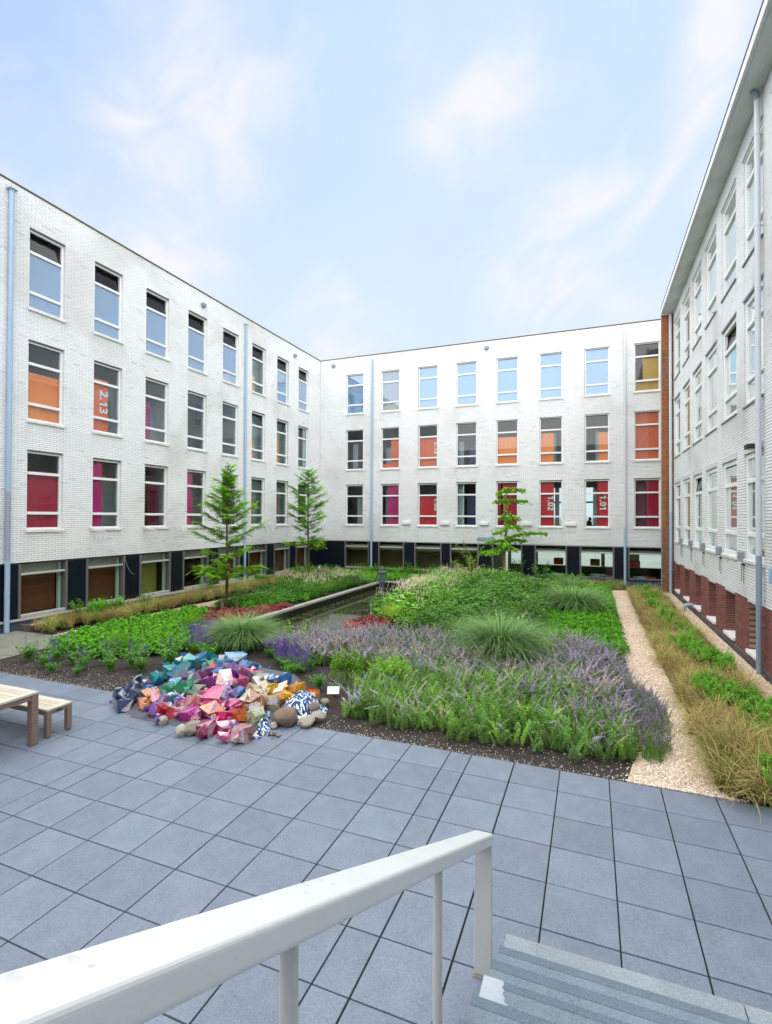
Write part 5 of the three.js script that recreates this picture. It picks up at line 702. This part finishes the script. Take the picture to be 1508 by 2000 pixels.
{ // thin sapling
  const t = thing('sapling', 'thin sapling with pale yellow green leaves rising from the bistort', 'tree', [-4.35, 0, -20.0]), r = rng(88), L = new Leaves(), limbs = [];
  mesh('trunk', trunkGeo([V(0, -0.05, 0), V(-0.02, 0.8, 0), V(0.03, 1.5, 0), V(-0.35, 2.35, 0)], 0.028, 0.008, 6), M.barkDark, t);
  for (const [h, dx, dy, dz] of [[0.95, 0.45, 0.55, 0.1], [1.0, -0.6, 0.6, 0], [1.2, -0.75, 0.4, 0.2], [1.4, 0.4, 0.75, -0.1], [1.5, -0.65, 0.75, -0.1], [1.3, 0.1, 0.5, 0.4], [1.2, -0.2, 0.5, -0.4], [1.6, -0.35, 0.85, 0], [0.8, 0.2, 0.35, 0.3]]) { const b = V(0, h, 0), e = V(dx, h + dy, dz), cv = new THREE.CatmullRomCurve3([b, b.clone().lerp(e, 0.5).add(V(0, -0.04, 0)), e]); limbs.push(new THREE.TubeGeometry(cv, 5, 0.007, 4)); for (let i = 1; i <= 26; i++) { const p = cv.getPoint(i / 26); for (let j = 0; j < 4; j++) { const c = vary(r, r() < 0.06 ? C(0.45, 0.16, 0.04) : col.young, 0.35); L.leaf(p.clone().add(V((r() - 0.5) * 0.16, (r() - 0.5) * 0.12, (r() - 0.5) * 0.16)), dir(r() * 6.28, 0.5 * (r() - 0.4)), UP, 0.085, 0.042, c, 0.1); } } }
  mesh('limbs', limbs, M.barkDark, t); mesh('crown', L.build(), M.leaf, t);
}

// ------------------------------------------------------------------ table and bench
{
  const slatTop = (t, L, W, h, th, n) => {   // framed slatted top, right end at x = 0, running to -x
    const fw = 0.10, m = M.teak, zc = W / 2;
    mesh('top_rail', rbox(-L, 0, h - th, h, -zc, -zc + fw, 0.005, 1), m, t); mesh('top_rail', rbox(-L, 0, h - th, h, zc - fw, zc, 0.005, 1), m, t);
    mesh('top_end', rbox(-fw, -0.001, h - th, h - 0.001, -zc + fw + 0.002, zc - fw - 0.002, 0.005, 1), m, t); mesh('top_end', rbox(-L + 0.001, -L + fw, h - th, h - 0.001, -zc + fw + 0.002, zc - fw - 0.002, 0.005, 1), m, t);
    const w = (W - 2 * fw) / n; for (let k = 0; k < n; k++) { const s = mesh('slat', rbox(-L + fw + 0.003, -fw - 0.003, h - th + 0.002, h - 0.002 - (k % 3) * 0.0008, -zc + fw + k * w + 0.003, -zc + fw + (k + 1) * w - 0.003, 0.004, 1), k % 2 ? M.teak : M.teak2, t); s.name = 'slat'; }
  };
  M.teak2 = M.teak.clone(); M.teak2.color.multiply(C(0.9, 0.86, 0.80));
  const frame = (t, L, W, h, th, leg, ap) => {
    for (const [x, z] of [[-leg, -W / 2 + 0.001], [-leg, W / 2 - leg - 0.001], [-L + 0.001, -W / 2 + 0.001], [-L + 0.001, W / 2 - leg - 0.001]]) mesh('leg', rbox(x - 0.002, x + leg - 0.002, 0.012, h - th, z, z + leg, 0.006, 1), M.teakLeg, t), mesh('foot', cyl(0.02, 0.02, 0.012, x + leg / 2, 0, z + leg / 2, 10), M.seal, t);
    mesh('apron', rbox(-leg + 0.012, -0.016, h - th - ap, h - th - 0.001, -W / 2 + leg + 0.001, W / 2 - leg - 0.001, 0.004, 1), M.teakLeg, t); mesh('apron', rbox(-L + 0.016, -L + leg - 0.02, h - th - ap, h - th - 0.001, -W / 2 + leg + 0.001, W / 2 - leg - 0.001, 0.004, 1), M.teakLeg, t);
    for (const s of [-1, 1]) mesh('apron', rbox(-L + leg + 0.002, -leg - 0.004, h - th - ap, h - th - 0.001, s * (W / 2 - 0.02) - 0.014, s * (W / 2 - 0.02) + 0.014, 0.004, 1), M.teakLeg, t);
  };
  const tb = thing('garden_table', 'weathered teak garden table cut off by the left edge', 'table', [-7.44, 0, -4.62]); slatTop(tb, 2.0, 0.98, 0.765, 0.035, 8); frame(tb, 2.0, 0.98, 0.765, 0.035, 0.10, 0.075);
  const bn = thing('garden_bench', 'weathered teak bench standing beside the table', 'bench', [-7.50, 0, -5.475]); slatTop(bn, 1.9, 0.40, 0.425, 0.03, 3); frame(bn, 1.9, 0.40, 0.425, 0.03, 0.075, 0.065);
  mesh('slot', rbox(-0.0155, -0.0125, 0.353, 0.375, -0.045, 0.045, 0.002, 1), M.seal, bn);
}

// ------------------------------------------------------------------ the painted rock sculpture
const fwd = camera.getWorldDirection(V()), depthOf = (p) => p.clone().sub(camera.position).dot(fwd);
const groundAt = (px, py, y = 0) => { const v = V((px / 1508) * 2 - 1, 1 - (py / 2000) * 2, 0.5).unproject(camera).sub(camera.position); return camera.position.clone().addScaledVector(v, (y - camera.position.y) / v.y); };
{
  const sc = thing('rock_sculpture', 'garden sculpture of many brightly painted folded rocks heaped in a rainbow pile', 'sculpture', [-6.3, 0, -7.5]);
  const heap = (x, z) => { const u = (x + 6.35) / 2.15, back = sstep(-6.15 - 0.55 * Math.abs(u + 0.1), -8.1, z), side = clamp(1 - Math.pow(Math.abs(u), 3)); return 0.37 * back * side * (z < -8.6 ? clamp((z + 9.3) / 0.7) : 1) + 0.02; };
  // dark cloth under the rocks
  { const n = 40, g = new THREE.PlaneGeometry(3.9, 2.7, n, n).rotateX(-Math.PI / 2), p = g.attributes.position; for (let i = 0; i < p.count; i++) { const x = p.getX(i) - 6.45, z = p.getZ(i) - 7.65, u = (x + 6.45) / 1.9, v = (z + 7.6) / 1.3; p.setXYZ(i, x + 6.3, u * u + v * v < 1 ? heap(x, z) * 0.8 + 0.06 * fbm(x * 3, z * 3, 2, 3) * (1 - u * u - v * v) : -0.06, z + 7.5); } g.computeVertexNormals(); mesh('ground_cloth', g, std({ color: C(0.13, 0.13, 0.17), map: rep(texMottle, 6), roughness: 0.9, side: THREE.DoubleSide }), sc); }
  const paint = new Map(), smear = [rep(texSmear, 1.8), rep(texSmear, 3.2)];
  const pm = (c, k) => { const key = c.join() + k; if (!paint.has(key)) paint.set(key, phys({ color: C(1, 1, 1), vertexColors: true, map: smear[k], roughness: 0.32, clearcoat: 0.7, clearcoatRoughness: 0.15 })); return paint.get(key); };
  const r = rng(2024);
  function chunk(w, c, accents) {   // folded, faceted block: hull of jittered box corners with a few spikes
    const pts = [], a = w * (0.40 + 0.14 * r()), b = w * (0.26 + 0.18 * r()), d = w * (0.30 + 0.14 * r());
    for (const sx of [-1, 1]) for (const sy of [-1, 1]) for (const sz of [-1, 1]) if (r() < 0.93) pts.push(V(sx * a * (0.55 + 0.6 * r()), sy * b * (0.6 + 0.55 * r()), sz * d * (0.55 + 0.6 * r())));
    for (let i = 0; i < 4; i++) pts.push(dir(r() * 6.28, (r() - 0.3) * 1.4).multiplyScalar(w * (0.36 + 0.16 * r())));
    const hull = (q) => new ConvexGeometry(q), pts2 = []; { const o = dir(r() * 6.28, r() * 1.2).multiplyScalar(w * 0.26); for (let i = 0; i < 8; i++) pts2.push(o.clone().add(dir(r() * 6.28, (r() - 0.4) * 2.4).multiplyScalar(w * (0.16 + 0.16 * r())))); }
    const g = join([hull(pts), hull(pts2)]), p = g.attributes.position, n = g.attributes.normal, cc = new Float32Array(p.count * 3), byN = new Map();
    for (let i = 0; i < p.count; i += 3) { const key = [n.getX(i), n.getY(i), n.getZ(i)].map((v) => v.toFixed(2)).join(); if (!byN.has(key)) { const t = r(); byN.set(key, (t < 0.66 ? c.clone() : t < 0.95 ? accents[Math.floor(r() * accents.length)].clone() : c.clone().lerp(C(0.85, 0.83, 0.83), 0.7)).multiplyScalar(0.60 + 0.36 * r())); } const k = byN.get(key); for (let j = 0; j < 3; j++) { const q = k.clone().lerp(accents[0], 0.16 * r() * r()); cc.set([q.r, q.g, q.b], (i + j) * 3); } }
    g.setAttribute('color', new THREE.BufferAttribute(cc, 3)); return metreUV(g, 1, r() * 3, r() * 3);
  }
  const W = C(0.85, 0.84, 0.86), tones = {
    navy: [[0.045, 0.07, 0.16], [W, C(0.35, 0.42, 0.55), C(0.02, 0.03, 0.08)], 'navy and white'], blue: [[0.05, 0.22, 0.58], [W, C(0.03, 0.35, 0.55), C(0.02, 0.05, 0.25)], 'blue'], teal: [[0.025, 0.36, 0.38], [C(0.02, 0.20, 0.45), C(0.25, 0.60, 0.45), C(0.02, 0.25, 0.22)], 'turquoise'], green: [[0.03, 0.34, 0.20], [C(0.50, 0.60, 0.25), C(0.02, 0.15, 0.10), C(0.10, 0.50, 0.40)], 'emerald green'], dkgreen: [[0.03, 0.11, 0.07], [C(0.20, 0.35, 0.12), C(0.25, 0.22, 0.12)], 'dark green'], ice: [[0.45, 0.62, 0.86], [W, C(0.10, 0.30, 0.70)], 'pale blue'], lilac: [[0.52, 0.38, 0.70], [W, C(0.20, 0.10, 0.42), C(0.70, 0.30, 0.60)], 'lilac'], purple: [[0.20, 0.06, 0.34], [C(0.45, 0.12, 0.45), W, C(0.06, 0.03, 0.12)], 'purple'], plum: [[0.10, 0.03, 0.13], [C(0.45, 0.35, 0.55), C(0.30, 0.06, 0.25)], 'dark plum'], magenta: [[0.55, 0.06, 0.33], [C(0.30, 0.05, 0.30), C(0.80, 0.45, 0.60)], 'magenta'], rose: [[0.62, 0.16, 0.30], [W, C(0.42, 0.10, 0.28), C(0.80, 0.50, 0.55)], 'rose pink'], pink: [[0.86, 0.42, 0.54], [W, C(0.75, 0.10, 0.28), C(0.90, 0.70, 0.72)], 'light pink'], blush: [[0.84, 0.66, 0.66], [W, C(0.72, 0.25, 0.35)], 'pale pink'], salmon: [[0.72, 0.33, 0.33], [C(0.80, 0.48, 0.48), C(0.55, 0.18, 0.15)], 'salmon'], red: [[0.62, 0.015, 0.045], [C(0.75, 0.06, 0.10), C(0.35, 0.01, 0.03)], 'bright red'], hot: [[0.78, 0.07, 0.22], [C(0.55, 0.03, 0.20), C(0.85, 0.30, 0.40)], 'hot pink'], crimson: [[0.48, 0.03, 0.14], [C(0.65, 0.08, 0.22), C(0.60, 0.40, 0.12)], 'crimson'], coral: [[0.82, 0.22, 0.10], [C(0.85, 0.40, 0.22), C(0.30, 0.12, 0.30)], 'coral orange'], orange: [[0.86, 0.32, 0.015], [C(0.90, 0.50, 0.03), C(0.75, 0.20, 0.01)], 'orange'], yellow: [[0.88, 0.62, 0.12], [C(0.86, 0.50, 0.35), W, C(0.85, 0.30, 0.08)], 'yellow and peach'], peach: [[0.86, 0.55, 0.40], [C(0.85, 0.30, 0.40), W], 'peach'], cream: [[0.76, 0.68, 0.54], [W, C(0.42, 0.18, 0.06), C(0.55, 0.45, 0.30)], 'cream'], brown: [[0.34, 0.17, 0.10], [C(0.70, 0.50, 0.35), C(0.20, 0.06, 0.05), C(0.60, 0.45, 0.40)], 'brown'], taupe: [[0.42, 0.37, 0.36], [W, C(0.60, 0.45, 0.32)], 'grey beige'], sage: [[0.42, 0.46, 0.26], [C(0.65, 0.64, 0.48), C(0.25, 0.30, 0.20)], 'sage green'] };
  // where the rocks lie (seen on the photograph) and how wide they are there
  const at = {
    navy: [[237, 1350, 27], [241, 1374, 34], [223, 1371, 15], [262, 1340, 26], [272, 1325, 20], [269, 1357, 34], [284, 1330, 18], [255, 1366, 20]],
    peach: [[279, 1372, 30], [294, 1357, 34]], purple: [[305, 1385, 32], [311, 1400, 22], [455, 1312, 42], [476, 1302, 24], [392, 1318, 26], [456, 1417, 24], [412, 1398, 20]], lilac: [[324, 1364, 24], [358, 1362, 22], [450, 1354, 32], [446, 1338, 20], [343, 1372, 20]],
    red: [[320, 1381, 34], [339, 1389, 30]], teal: [[307, 1323, 32], [331, 1308, 26], [351, 1311, 38], [370, 1292, 36], [345, 1301, 24], [406, 1285, 38], [386, 1296, 34], [341, 1361, 22], [392, 1285, 20], [325, 1297, 14], [424, 1290, 26]],
    blue: [[363, 1283, 26], [386, 1283, 18], [438, 1300, 32], [428, 1312, 28], [495, 1302, 34], [467, 1351, 34], [556, 1322, 30], [290, 1342, 16], [398, 1294, 20], [372, 1313, 22]], ice: [[460, 1286, 40], [528, 1324, 18], [341, 1335, 30]],
    green: [[358, 1342, 46], [376, 1327, 36], [331, 1348, 34], [366, 1330, 28], [412, 1296, 26]], dkgreen: [[388, 1350, 36], [344, 1354, 26], [372, 1356, 24]], plum: [[386, 1322, 44], [400, 1312, 30], [436, 1397, 22], [430, 1368, 20]], crimson: [[418, 1306, 30], [402, 1420, 46], [382, 1404, 20]],
    magenta: [[411, 1331, 36], [372, 1390, 36], [396, 1390, 26], [380, 1378, 24], [474, 1318, 24]], blush: [[440, 1328, 46], [472, 1431, 42], [300, 1348, 20]], rose: [[490, 1316, 44], [477, 1330, 32], [440, 1412, 46], [456, 1376, 36], [352, 1390, 22]],
    pink: [[424, 1357, 46], [398, 1351, 26], [396, 1365, 30], [360, 1385, 34], [436, 1437, 26], [412, 1362, 20]], salmon: [[376, 1373, 40], [389, 1378, 22]], hot: [[414, 1373, 30], [444, 1394, 34], [468, 1377, 22], [428, 1380, 24], [420, 1406, 20], [404, 1392, 22]], coral: [[468, 1396, 34], [415, 1389, 36], [432, 1384, 18], [396, 1383, 18], [608, 1352, 28]],
    taupe: [[508, 1327, 34], [500, 1385, 36], [516, 1318, 20]], cream: [[519, 1341, 26], [530, 1371, 44], [495, 1344, 28], [486, 1424, 32], [506, 1350, 24], [541, 1362, 22], [483, 1362, 20], [512, 1358, 22]], brown: [[492, 1368, 42], [498, 1356, 24], [486, 1380, 28], [486, 1433, 20]], sage: [[503, 1396, 36]], yellow: [[536, 1343, 30], [548, 1346, 40]], orange: [[562, 1357, 36], [583, 1345, 36], [572, 1344, 22], [570, 1366, 24]],
  };
  for (const [tone, list] of Object.entries(at)) for (const [px, py, w] of list) {
    const [c0, acc, word] = tones[tone], hs = C(...c0).getHSL({}), cs = new THREE.Color().setHSL(hs.h, Math.min(1, hs.s * 1.5), hs.l * 0.86), c = [cs.r, cs.g, cs.b]; const g0 = groundAt(px, py + w * 0.1, 0.0), top = groundAt(px, py + w * 0.1, 0.8), p = top.clone(); for (let i = 0; i <= 200; i++) { p.copy(top).lerp(g0, i / 200); if (p.y < heap(p.x, p.z) + 0.06) break; }
    const size = w / 1005.76 * depthOf(p) * 1.0, m = mesh('painted_rock', chunk(size, C(...c), acc), pm(c, r() < 0.5 ? 0 : 1), sc);
    m.position.set(p.x + 6.3, Math.max(p.y, size * 0.22), p.z + 7.5); m.rotation.set((r() - 0.5) * 0.9, r() * 6.28, (r() - 0.5) * 0.9); m.userData.label = `${word} painted folded rock`;
    if (r() < 0.85 && w > 18) { const s2 = size * (0.35 + 0.25 * r()), f = mesh('painted_rock', chunk(s2, C(...(r() < 0.12 ? [0.8, 0.78, 0.8] : c)), acc), pm(c, 1), sc), a = r() * 6.28; f.position.set(m.position.x + Math.sin(a) * size * 0.5, m.position.y + size * 0.12 * r(), m.position.z + Math.cos(a) * size * 0.4 + 0.03); f.rotation.set(r() * 2, r() * 6.28, r() * 2); f.userData.label = `small ${word} painted fragment`; }
  }
  // blue and white printed cloth spilling over on the right
  const cloth = thing('printed_cloth', 'blue and white leaf printed cloth draped at the right of the painted rocks', 'cloth', [-5, 0, -7.5]);
  const sheet = (name, poly, lift, m) => { const xs = poly.map((q) => q[0]), zs = poly.map((q) => q[1]), x0 = Math.min(...xs), x1 = Math.max(...xs), z0 = Math.min(...zs), z1 = Math.max(...zs), n = 54, pos = [], uv = [], idx = [], id = []; let k = 0; const dEdge = (x, z) => { let d = 9; for (let i = 0; i < poly.length; i++) { const [ax, az] = poly[i], [bx, bz] = poly[(i + 1) % poly.length], t = clamp(((x - ax) * (bx - ax) + (z - az) * (bz - az)) / ((bx - ax) ** 2 + (bz - az) ** 2)); d = Math.min(d, Math.hypot(x - ax - t * (bx - ax), z - az - t * (bz - az))); } return d; };
    for (let j = 0; j <= n; j++) for (let i = 0; i <= n; i++) { const x = lerp(x0, x1, i / n), z = lerp(z0, z1, j / n), ins = inside(poly, x, z), d = ins ? dEdge(x, z) : -1; id.push(ins ? k++ : -1); if (ins) { pos.push(x + 5, Math.max(0.006, lift * sstep(0, 0.38, d) + 0.10 * sstep(0, 0.2, d) * (fbm(x * 4.5, z * 4.5, 3, 3) - 0.25)), z + 7.5); uv.push(x, z * 0.9 + 0.3 * d); } }
    for (let j = 0; j < n; j++) for (let i = 0; i < n; i++) { const a = id[j * (n + 1) + i], b = id[j * (n + 1) + i + 1], c = id[(j + 1) * (n + 1) + i], d = id[(j + 1) * (n + 1) + i + 1]; if (a >= 0 && b >= 0 && c >= 0) idx.push(a, c, b); if (b >= 0 && c >= 0 && d >= 0) idx.push(b, c, d); }
    const g = new THREE.BufferGeometry(); g.setAttribute('position', new THREE.Float32BufferAttribute(pos, 3)); g.setAttribute('uv', new THREE.Float32BufferAttribute(uv, 2)); g.setIndex(idx); g.computeVertexNormals(); return mesh(name, g, m, cloth); };
  const pet = std({ map: rep(texPetal, 0.85), roughness: 0.75, side: THREE.DoubleSide });
  const G = (px, py, h = 0) => { const p = groundAt(px, py, h); return [p.x, p.z]; };
  sheet('sheet', [G(530, 1352, 0.10), G(575, 1350, 0.10), G(618, 1358, 0.08), G(642, 1384), G(636, 1404), G(604, 1412), G(585, 1418), G(560, 1420), G(530, 1412)], 0.26, pet);
  sheet('tail', [G(522, 1376, 0.05), G(552, 1384), G(546, 1404), G(534, 1420), G(527, 1430), G(507, 1445), G(484, 1446), G(488, 1424), G(504, 1400)], 0.24, pet);
}
// natural boulders round the sculpture
{
  const stone = (label, px, py, w, sq, c, seed, y0 = 0) => {
    const r = rng(seed), p = groundAt(px, py, y0), R = w / 1005.76 * depthOf(p) / 2, g0 = new THREE.IcosahedronGeometry(1, 4), q = g0.attributes.position, cuts = []; for (let i = 0; i < 13; i++) cuts.push([dir(r() * 6.28, (r() - 0.35) * 2.2), 0.68 + 0.25 * r()]);
    for (let i = 0; i < q.count; i++) { const v = V(q.getX(i), q.getY(i), q.getZ(i)); for (const [n, d] of cuts) { const e = v.dot(n) - d; if (e > 0) v.addScaledVector(n, -e * 0.92); } v.multiplyScalar(1 + 0.10 * (fbm(v.x * 3 + seed, v.y * 3, v.z * 3, 4) - 0.5)); q.setXYZ(i, v.x * R, v.y * R * sq, v.z * R * 0.85); }
    const g = metreUV(toCreasedNormals(mergeVertices(g0.deleteAttribute('normal').deleteAttribute('uv')), 0.55), 1);
    const m = mesh('boulder', g, std({ color: C(...c), map: rep(texMottle, 2.2), roughness: 0.95, bumpMap: rep(texBump, 4), bumpScale: 0.008 })); m.position.set(p.x, y0 + R * sq * 0.78, p.z); m.rotation.y = r() * 6.28; return tag(m, label, 'rock', 'natural stones round the sculpture');
  };
  stone('large smooth brown boulder in front of the printed cloth', 559, 1414, 58, 0.72, [0.30, 0.21, 0.155], 1);
  stone('pale angular stone at the right end of the printed cloth', 622, 1408, 32, 0.75, [0.46, 0.42, 0.36], 2);
  stone('flat pale stone resting at the paving edge right of the brown boulder', 600, 1417, 40, 0.5, [0.48, 0.43, 0.34], 3);
  stone('pinkish grey stone lying on the printed cloth', 614, 1386, 24, 0.8, [0.36, 0.27, 0.24], 4, 0.13);
  stone('small tan stone half hidden behind the printed cloth', 634, 1378, 22, 0.8, [0.42, 0.36, 0.27], 5);
  stone('small pale pink stone left of the large brown boulder', 535, 1422, 20, 0.7, [0.46, 0.39, 0.36], 6);
  stone('long grey tan stone in front of the crimson painted rock', 378, 1433, 46, 0.62, [0.38, 0.34, 0.27], 7);
  stone('rough cream stone at the left end of the long grey one', 355, 1436, 30, 0.85, [0.56, 0.52, 0.44], 8);
  stone('small upright cream stone leaning on the bright red painted rocks', 318, 1416, 21, 1.15, [0.60, 0.55, 0.42], 9);
}
// white plaque on a wooden stake
{
  const p = groundAt(651, 1378), t = thing('plaque', 'small white information plaque on a wooden stake beside the painted rocks', 'sign', [p.x, 0, p.z], 0.4);
  mesh('stake', rbox(-0.014, 0.014, -0.05, 0.24, -0.014, 0.014, 0.003, 1), std({ color: C(0.36, 0.13, 0.06), map: rep(texWood, 2), roughness: 0.8 }), t);
  const pl = mesh('panel', rbox(-0.105, 0.105, -0.07, 0.07, -0.006, 0.006, 0.003, 1), std({ color: C(0.82, 0.85, 0.90), roughness: 0.3 }), t); pl.position.set(0, 0.27, 0.01); pl.rotation.x = -0.75;
}
{ // small blue bottle standing in the soil
  const p = groundAt(526, 1322), t = thing('bottle', 'small bright blue bottle standing in the soil behind the rocks', 'bottle', [p.x, 0, p.z]);
  mesh('body', new THREE.LatheGeometry([[0, 0], [0.042, 0], [0.045, 0.01], [0.045, 0.12], [0.035, 0.15], [0.018, 0.165], [0.018, 0.18], [0, 0.18]].map(([x, y]) => new THREE.Vector2(x, y)), 16), phys({ color: C(0.01, 0.09, 0.48), roughness: 0.25 }), t); mesh('cap', cyl(0.02, 0.02, 0.03, 0, 0.178, 0, 12), phys({ color: C(0.02, 0.16, 0.55), roughness: 0.4 }), t);
}
{ const r = rng(55), p = groundAt(533, 1436), list = []; for (let i = 0; i < 46; i++) { const k = 0.006 + 0.018 * r(), a = r() * 6.28, q = r() * 0.16, d = r(); list.push({ p: V(p.x + Math.cos(a) * q, k * 0.3, p.z + Math.sin(a) * q * 0.7), s: [k, k * 0.5, k], e: [r(), r() * 6, r()], c: d < 0.7 ? C(0.035, 0.022, 0.015) : C(0.30, 0.20, 0.11) }); } tag(inst('spilled_soil', new THREE.IcosahedronGeometry(1, 0), M.pebble, list), 'small spill of dark soil on the paving by the tail of the cloth', 'soil', null, 'stuff'); }

// ------------------------------------------------------------------ figures
// a body meshed as one surface from tapered capsules
function body(bones, res, size, c0) {
  const mc = new MarchingCubes(res, new THREE.MeshBasicMaterial(), false, false, 200000), pos = new Float32Array(3);
  for (let k = 0; k < res; k++) for (let j = 0; j < res; j++) for (let i = 0; i < res; i++) {
    const x = (i / res * 2 - 1) * size + c0.x, y = (j / res * 2 - 1) * size + c0.y, z = (k / res * 2 - 1) * size + c0.z; let acc = 0; const K = 60;
    for (const [a, b, ra, rb, sz = 1] of bones) { const bx = b[0] - a[0], by = b[1] - a[1], bz = b[2] - a[2], px = x - a[0], py = y - a[1], pz = z - a[2], t = clamp((px * bx + py * by + pz * bz) / (bx * bx + by * by + bz * bz)); const d = Math.hypot(px - t * bx, py - t * by, (pz - t * bz) * sz) - lerp(ra, rb, t) * 0.86; acc += Math.exp(-K * Math.min(d, 0.6)); }
    mc.field[i + j * res + k * res * res] = Math.log(acc) / K;
  }
  mc.isolation = 0; mc.update(); const n = mc.count ?? mc.geometry.drawRange.count, P = mc.positionArray.slice(0, n * 3), N = mc.normalArray.slice(0, n * 3);
  for (let i = 0; i < n; i++) { P[3 * i] = P[3 * i] * size + c0.x; P[3 * i + 1] = P[3 * i + 1] * size + c0.y; P[3 * i + 2] = P[3 * i + 2] * size + c0.z; }
  const g = new THREE.BufferGeometry(); g.setAttribute('position', new THREE.BufferAttribute(P, 3)); const m = mergeVertices(g, 1e-4); m.computeVertexNormals(); return m;
}
{
  const st = thing('statue', 'slender dark bronze statue of a standing man in the pool', 'statue', [-8.72, -0.29, -21.45], 0.35);
  const B = [[[-0.055, 0.02, 0.03], [-0.06, 0.40, 0.01], 0.036, 0.05], [[-0.06, 0.40, 0.01], [-0.065, 0.72, 0], 0.052, 0.075], [[0.05, 0.02, -0.02], [0.058, 0.40, 0], 0.036, 0.05], [[0.058, 0.40, 0], [0.062, 0.72, 0], 0.052, 0.075], [[-0.055, 0.02, 0.03], [-0.06, 0.015, 0.13], 0.03, 0.025], [[0.05, 0.02, -0.02], [0.06, 0.015, 0.08], 0.03, 0.025],
    [[0, 0.72, 0], [0, 0.86, 0], 0.115, 0.10, 1.3], [[0, 0.86, 0], [0, 1.12, 0.01], 0.10, 0.125, 1.4], [[-0.13, 1.15, 0], [0.13, 1.15, 0], 0.055, 0.055], [[0, 1.14, 0], [0, 1.24, 0.01], 0.045, 0.04], [[0, 1.29, 0.02], [0, 1.355, 0.01], 0.062, 0.068], [[0, 1.26, 0.05], [0, 1.27, 0.055], 0.03, 0.03],
    [[-0.165, 1.14, 0], [-0.225, 0.92, -0.02], 0.046, 0.036], [[-0.225, 0.92, -0.02], [-0.21, 0.74, 0.05], 0.035, 0.024], [[-0.21, 0.72, 0.055], [-0.20, 0.65, 0.08], 0.022, 0.014], [[0.165, 1.14, 0], [0.20, 0.92, -0.03], 0.046, 0.036], [[0.20, 0.92, -0.03], [0.195, 0.74, 0.04], 0.035, 0.024], [[0.195, 0.72, 0.045], [0.19, 0.65, 0.07], 0.022, 0.014]];
  mesh('figure', body(B, 96, 0.76, V(0, 0.70, 0.02)), M.bronze, st); mesh('plinth', cyl(0.16, 0.16, 0.30, 0.0, -0.31, 0.03, 20), M.poolSide, st);
}
{
  const pr = thing('person', 'person in dark clothes seated behind the first-floor window numbered 1.01', 'person', [-0.12, 2.62, ZB - 3.6]);
  const B = [[[0, 0.05, 0], [0, 0.32, 0.03], 0.15, 0.15, 1.2], [[-0.15, 0.46, 0.03], [0.15, 0.46, 0.03], 0.075, 0.075], [[0, 0.32, 0.03], [0, 0.48, 0.03], 0.14, 0.12, 1.3], [[0, 0.5, 0.04], [0, 0.6, 0.06], 0.05, 0.05], [[0, 0.66, 0.09], [0, 0.74, 0.06], 0.078, 0.085], [[-0.2, 0.45, 0.02], [-0.24, 0.2, 0.06], 0.055, 0.045], [[-0.24, 0.2, 0.06], [-0.1, 0.16, 0.3], 0.043, 0.035], [[0.2, 0.45, 0.02], [0.24, 0.2, 0.06], 0.055, 0.045], [[0.24, 0.2, 0.06], [0.1, 0.16, 0.3], 0.043, 0.035], [[-0.09, 0.03, 0.05], [-0.1, 0.03, 0.45], 0.085, 0.065], [[0.09, 0.03, 0.05], [0.1, 0.03, 0.45], 0.085, 0.065], [[-0.1, 0.03, 0.45], [-0.1, -0.38, 0.45], 0.06, 0.04], [[0.1, 0.03, 0.45], [0.1, -0.38, 0.45], 0.06, 0.04]];
  mesh('body', body(B, 72, 0.78, V(0, 0.2, 0.15)), std({ color: C(0.02, 0.02, 0.025), roughness: 0.9 }), pr); pr.rotation.y = 1.1;
}
renderer.render(scene, camera);
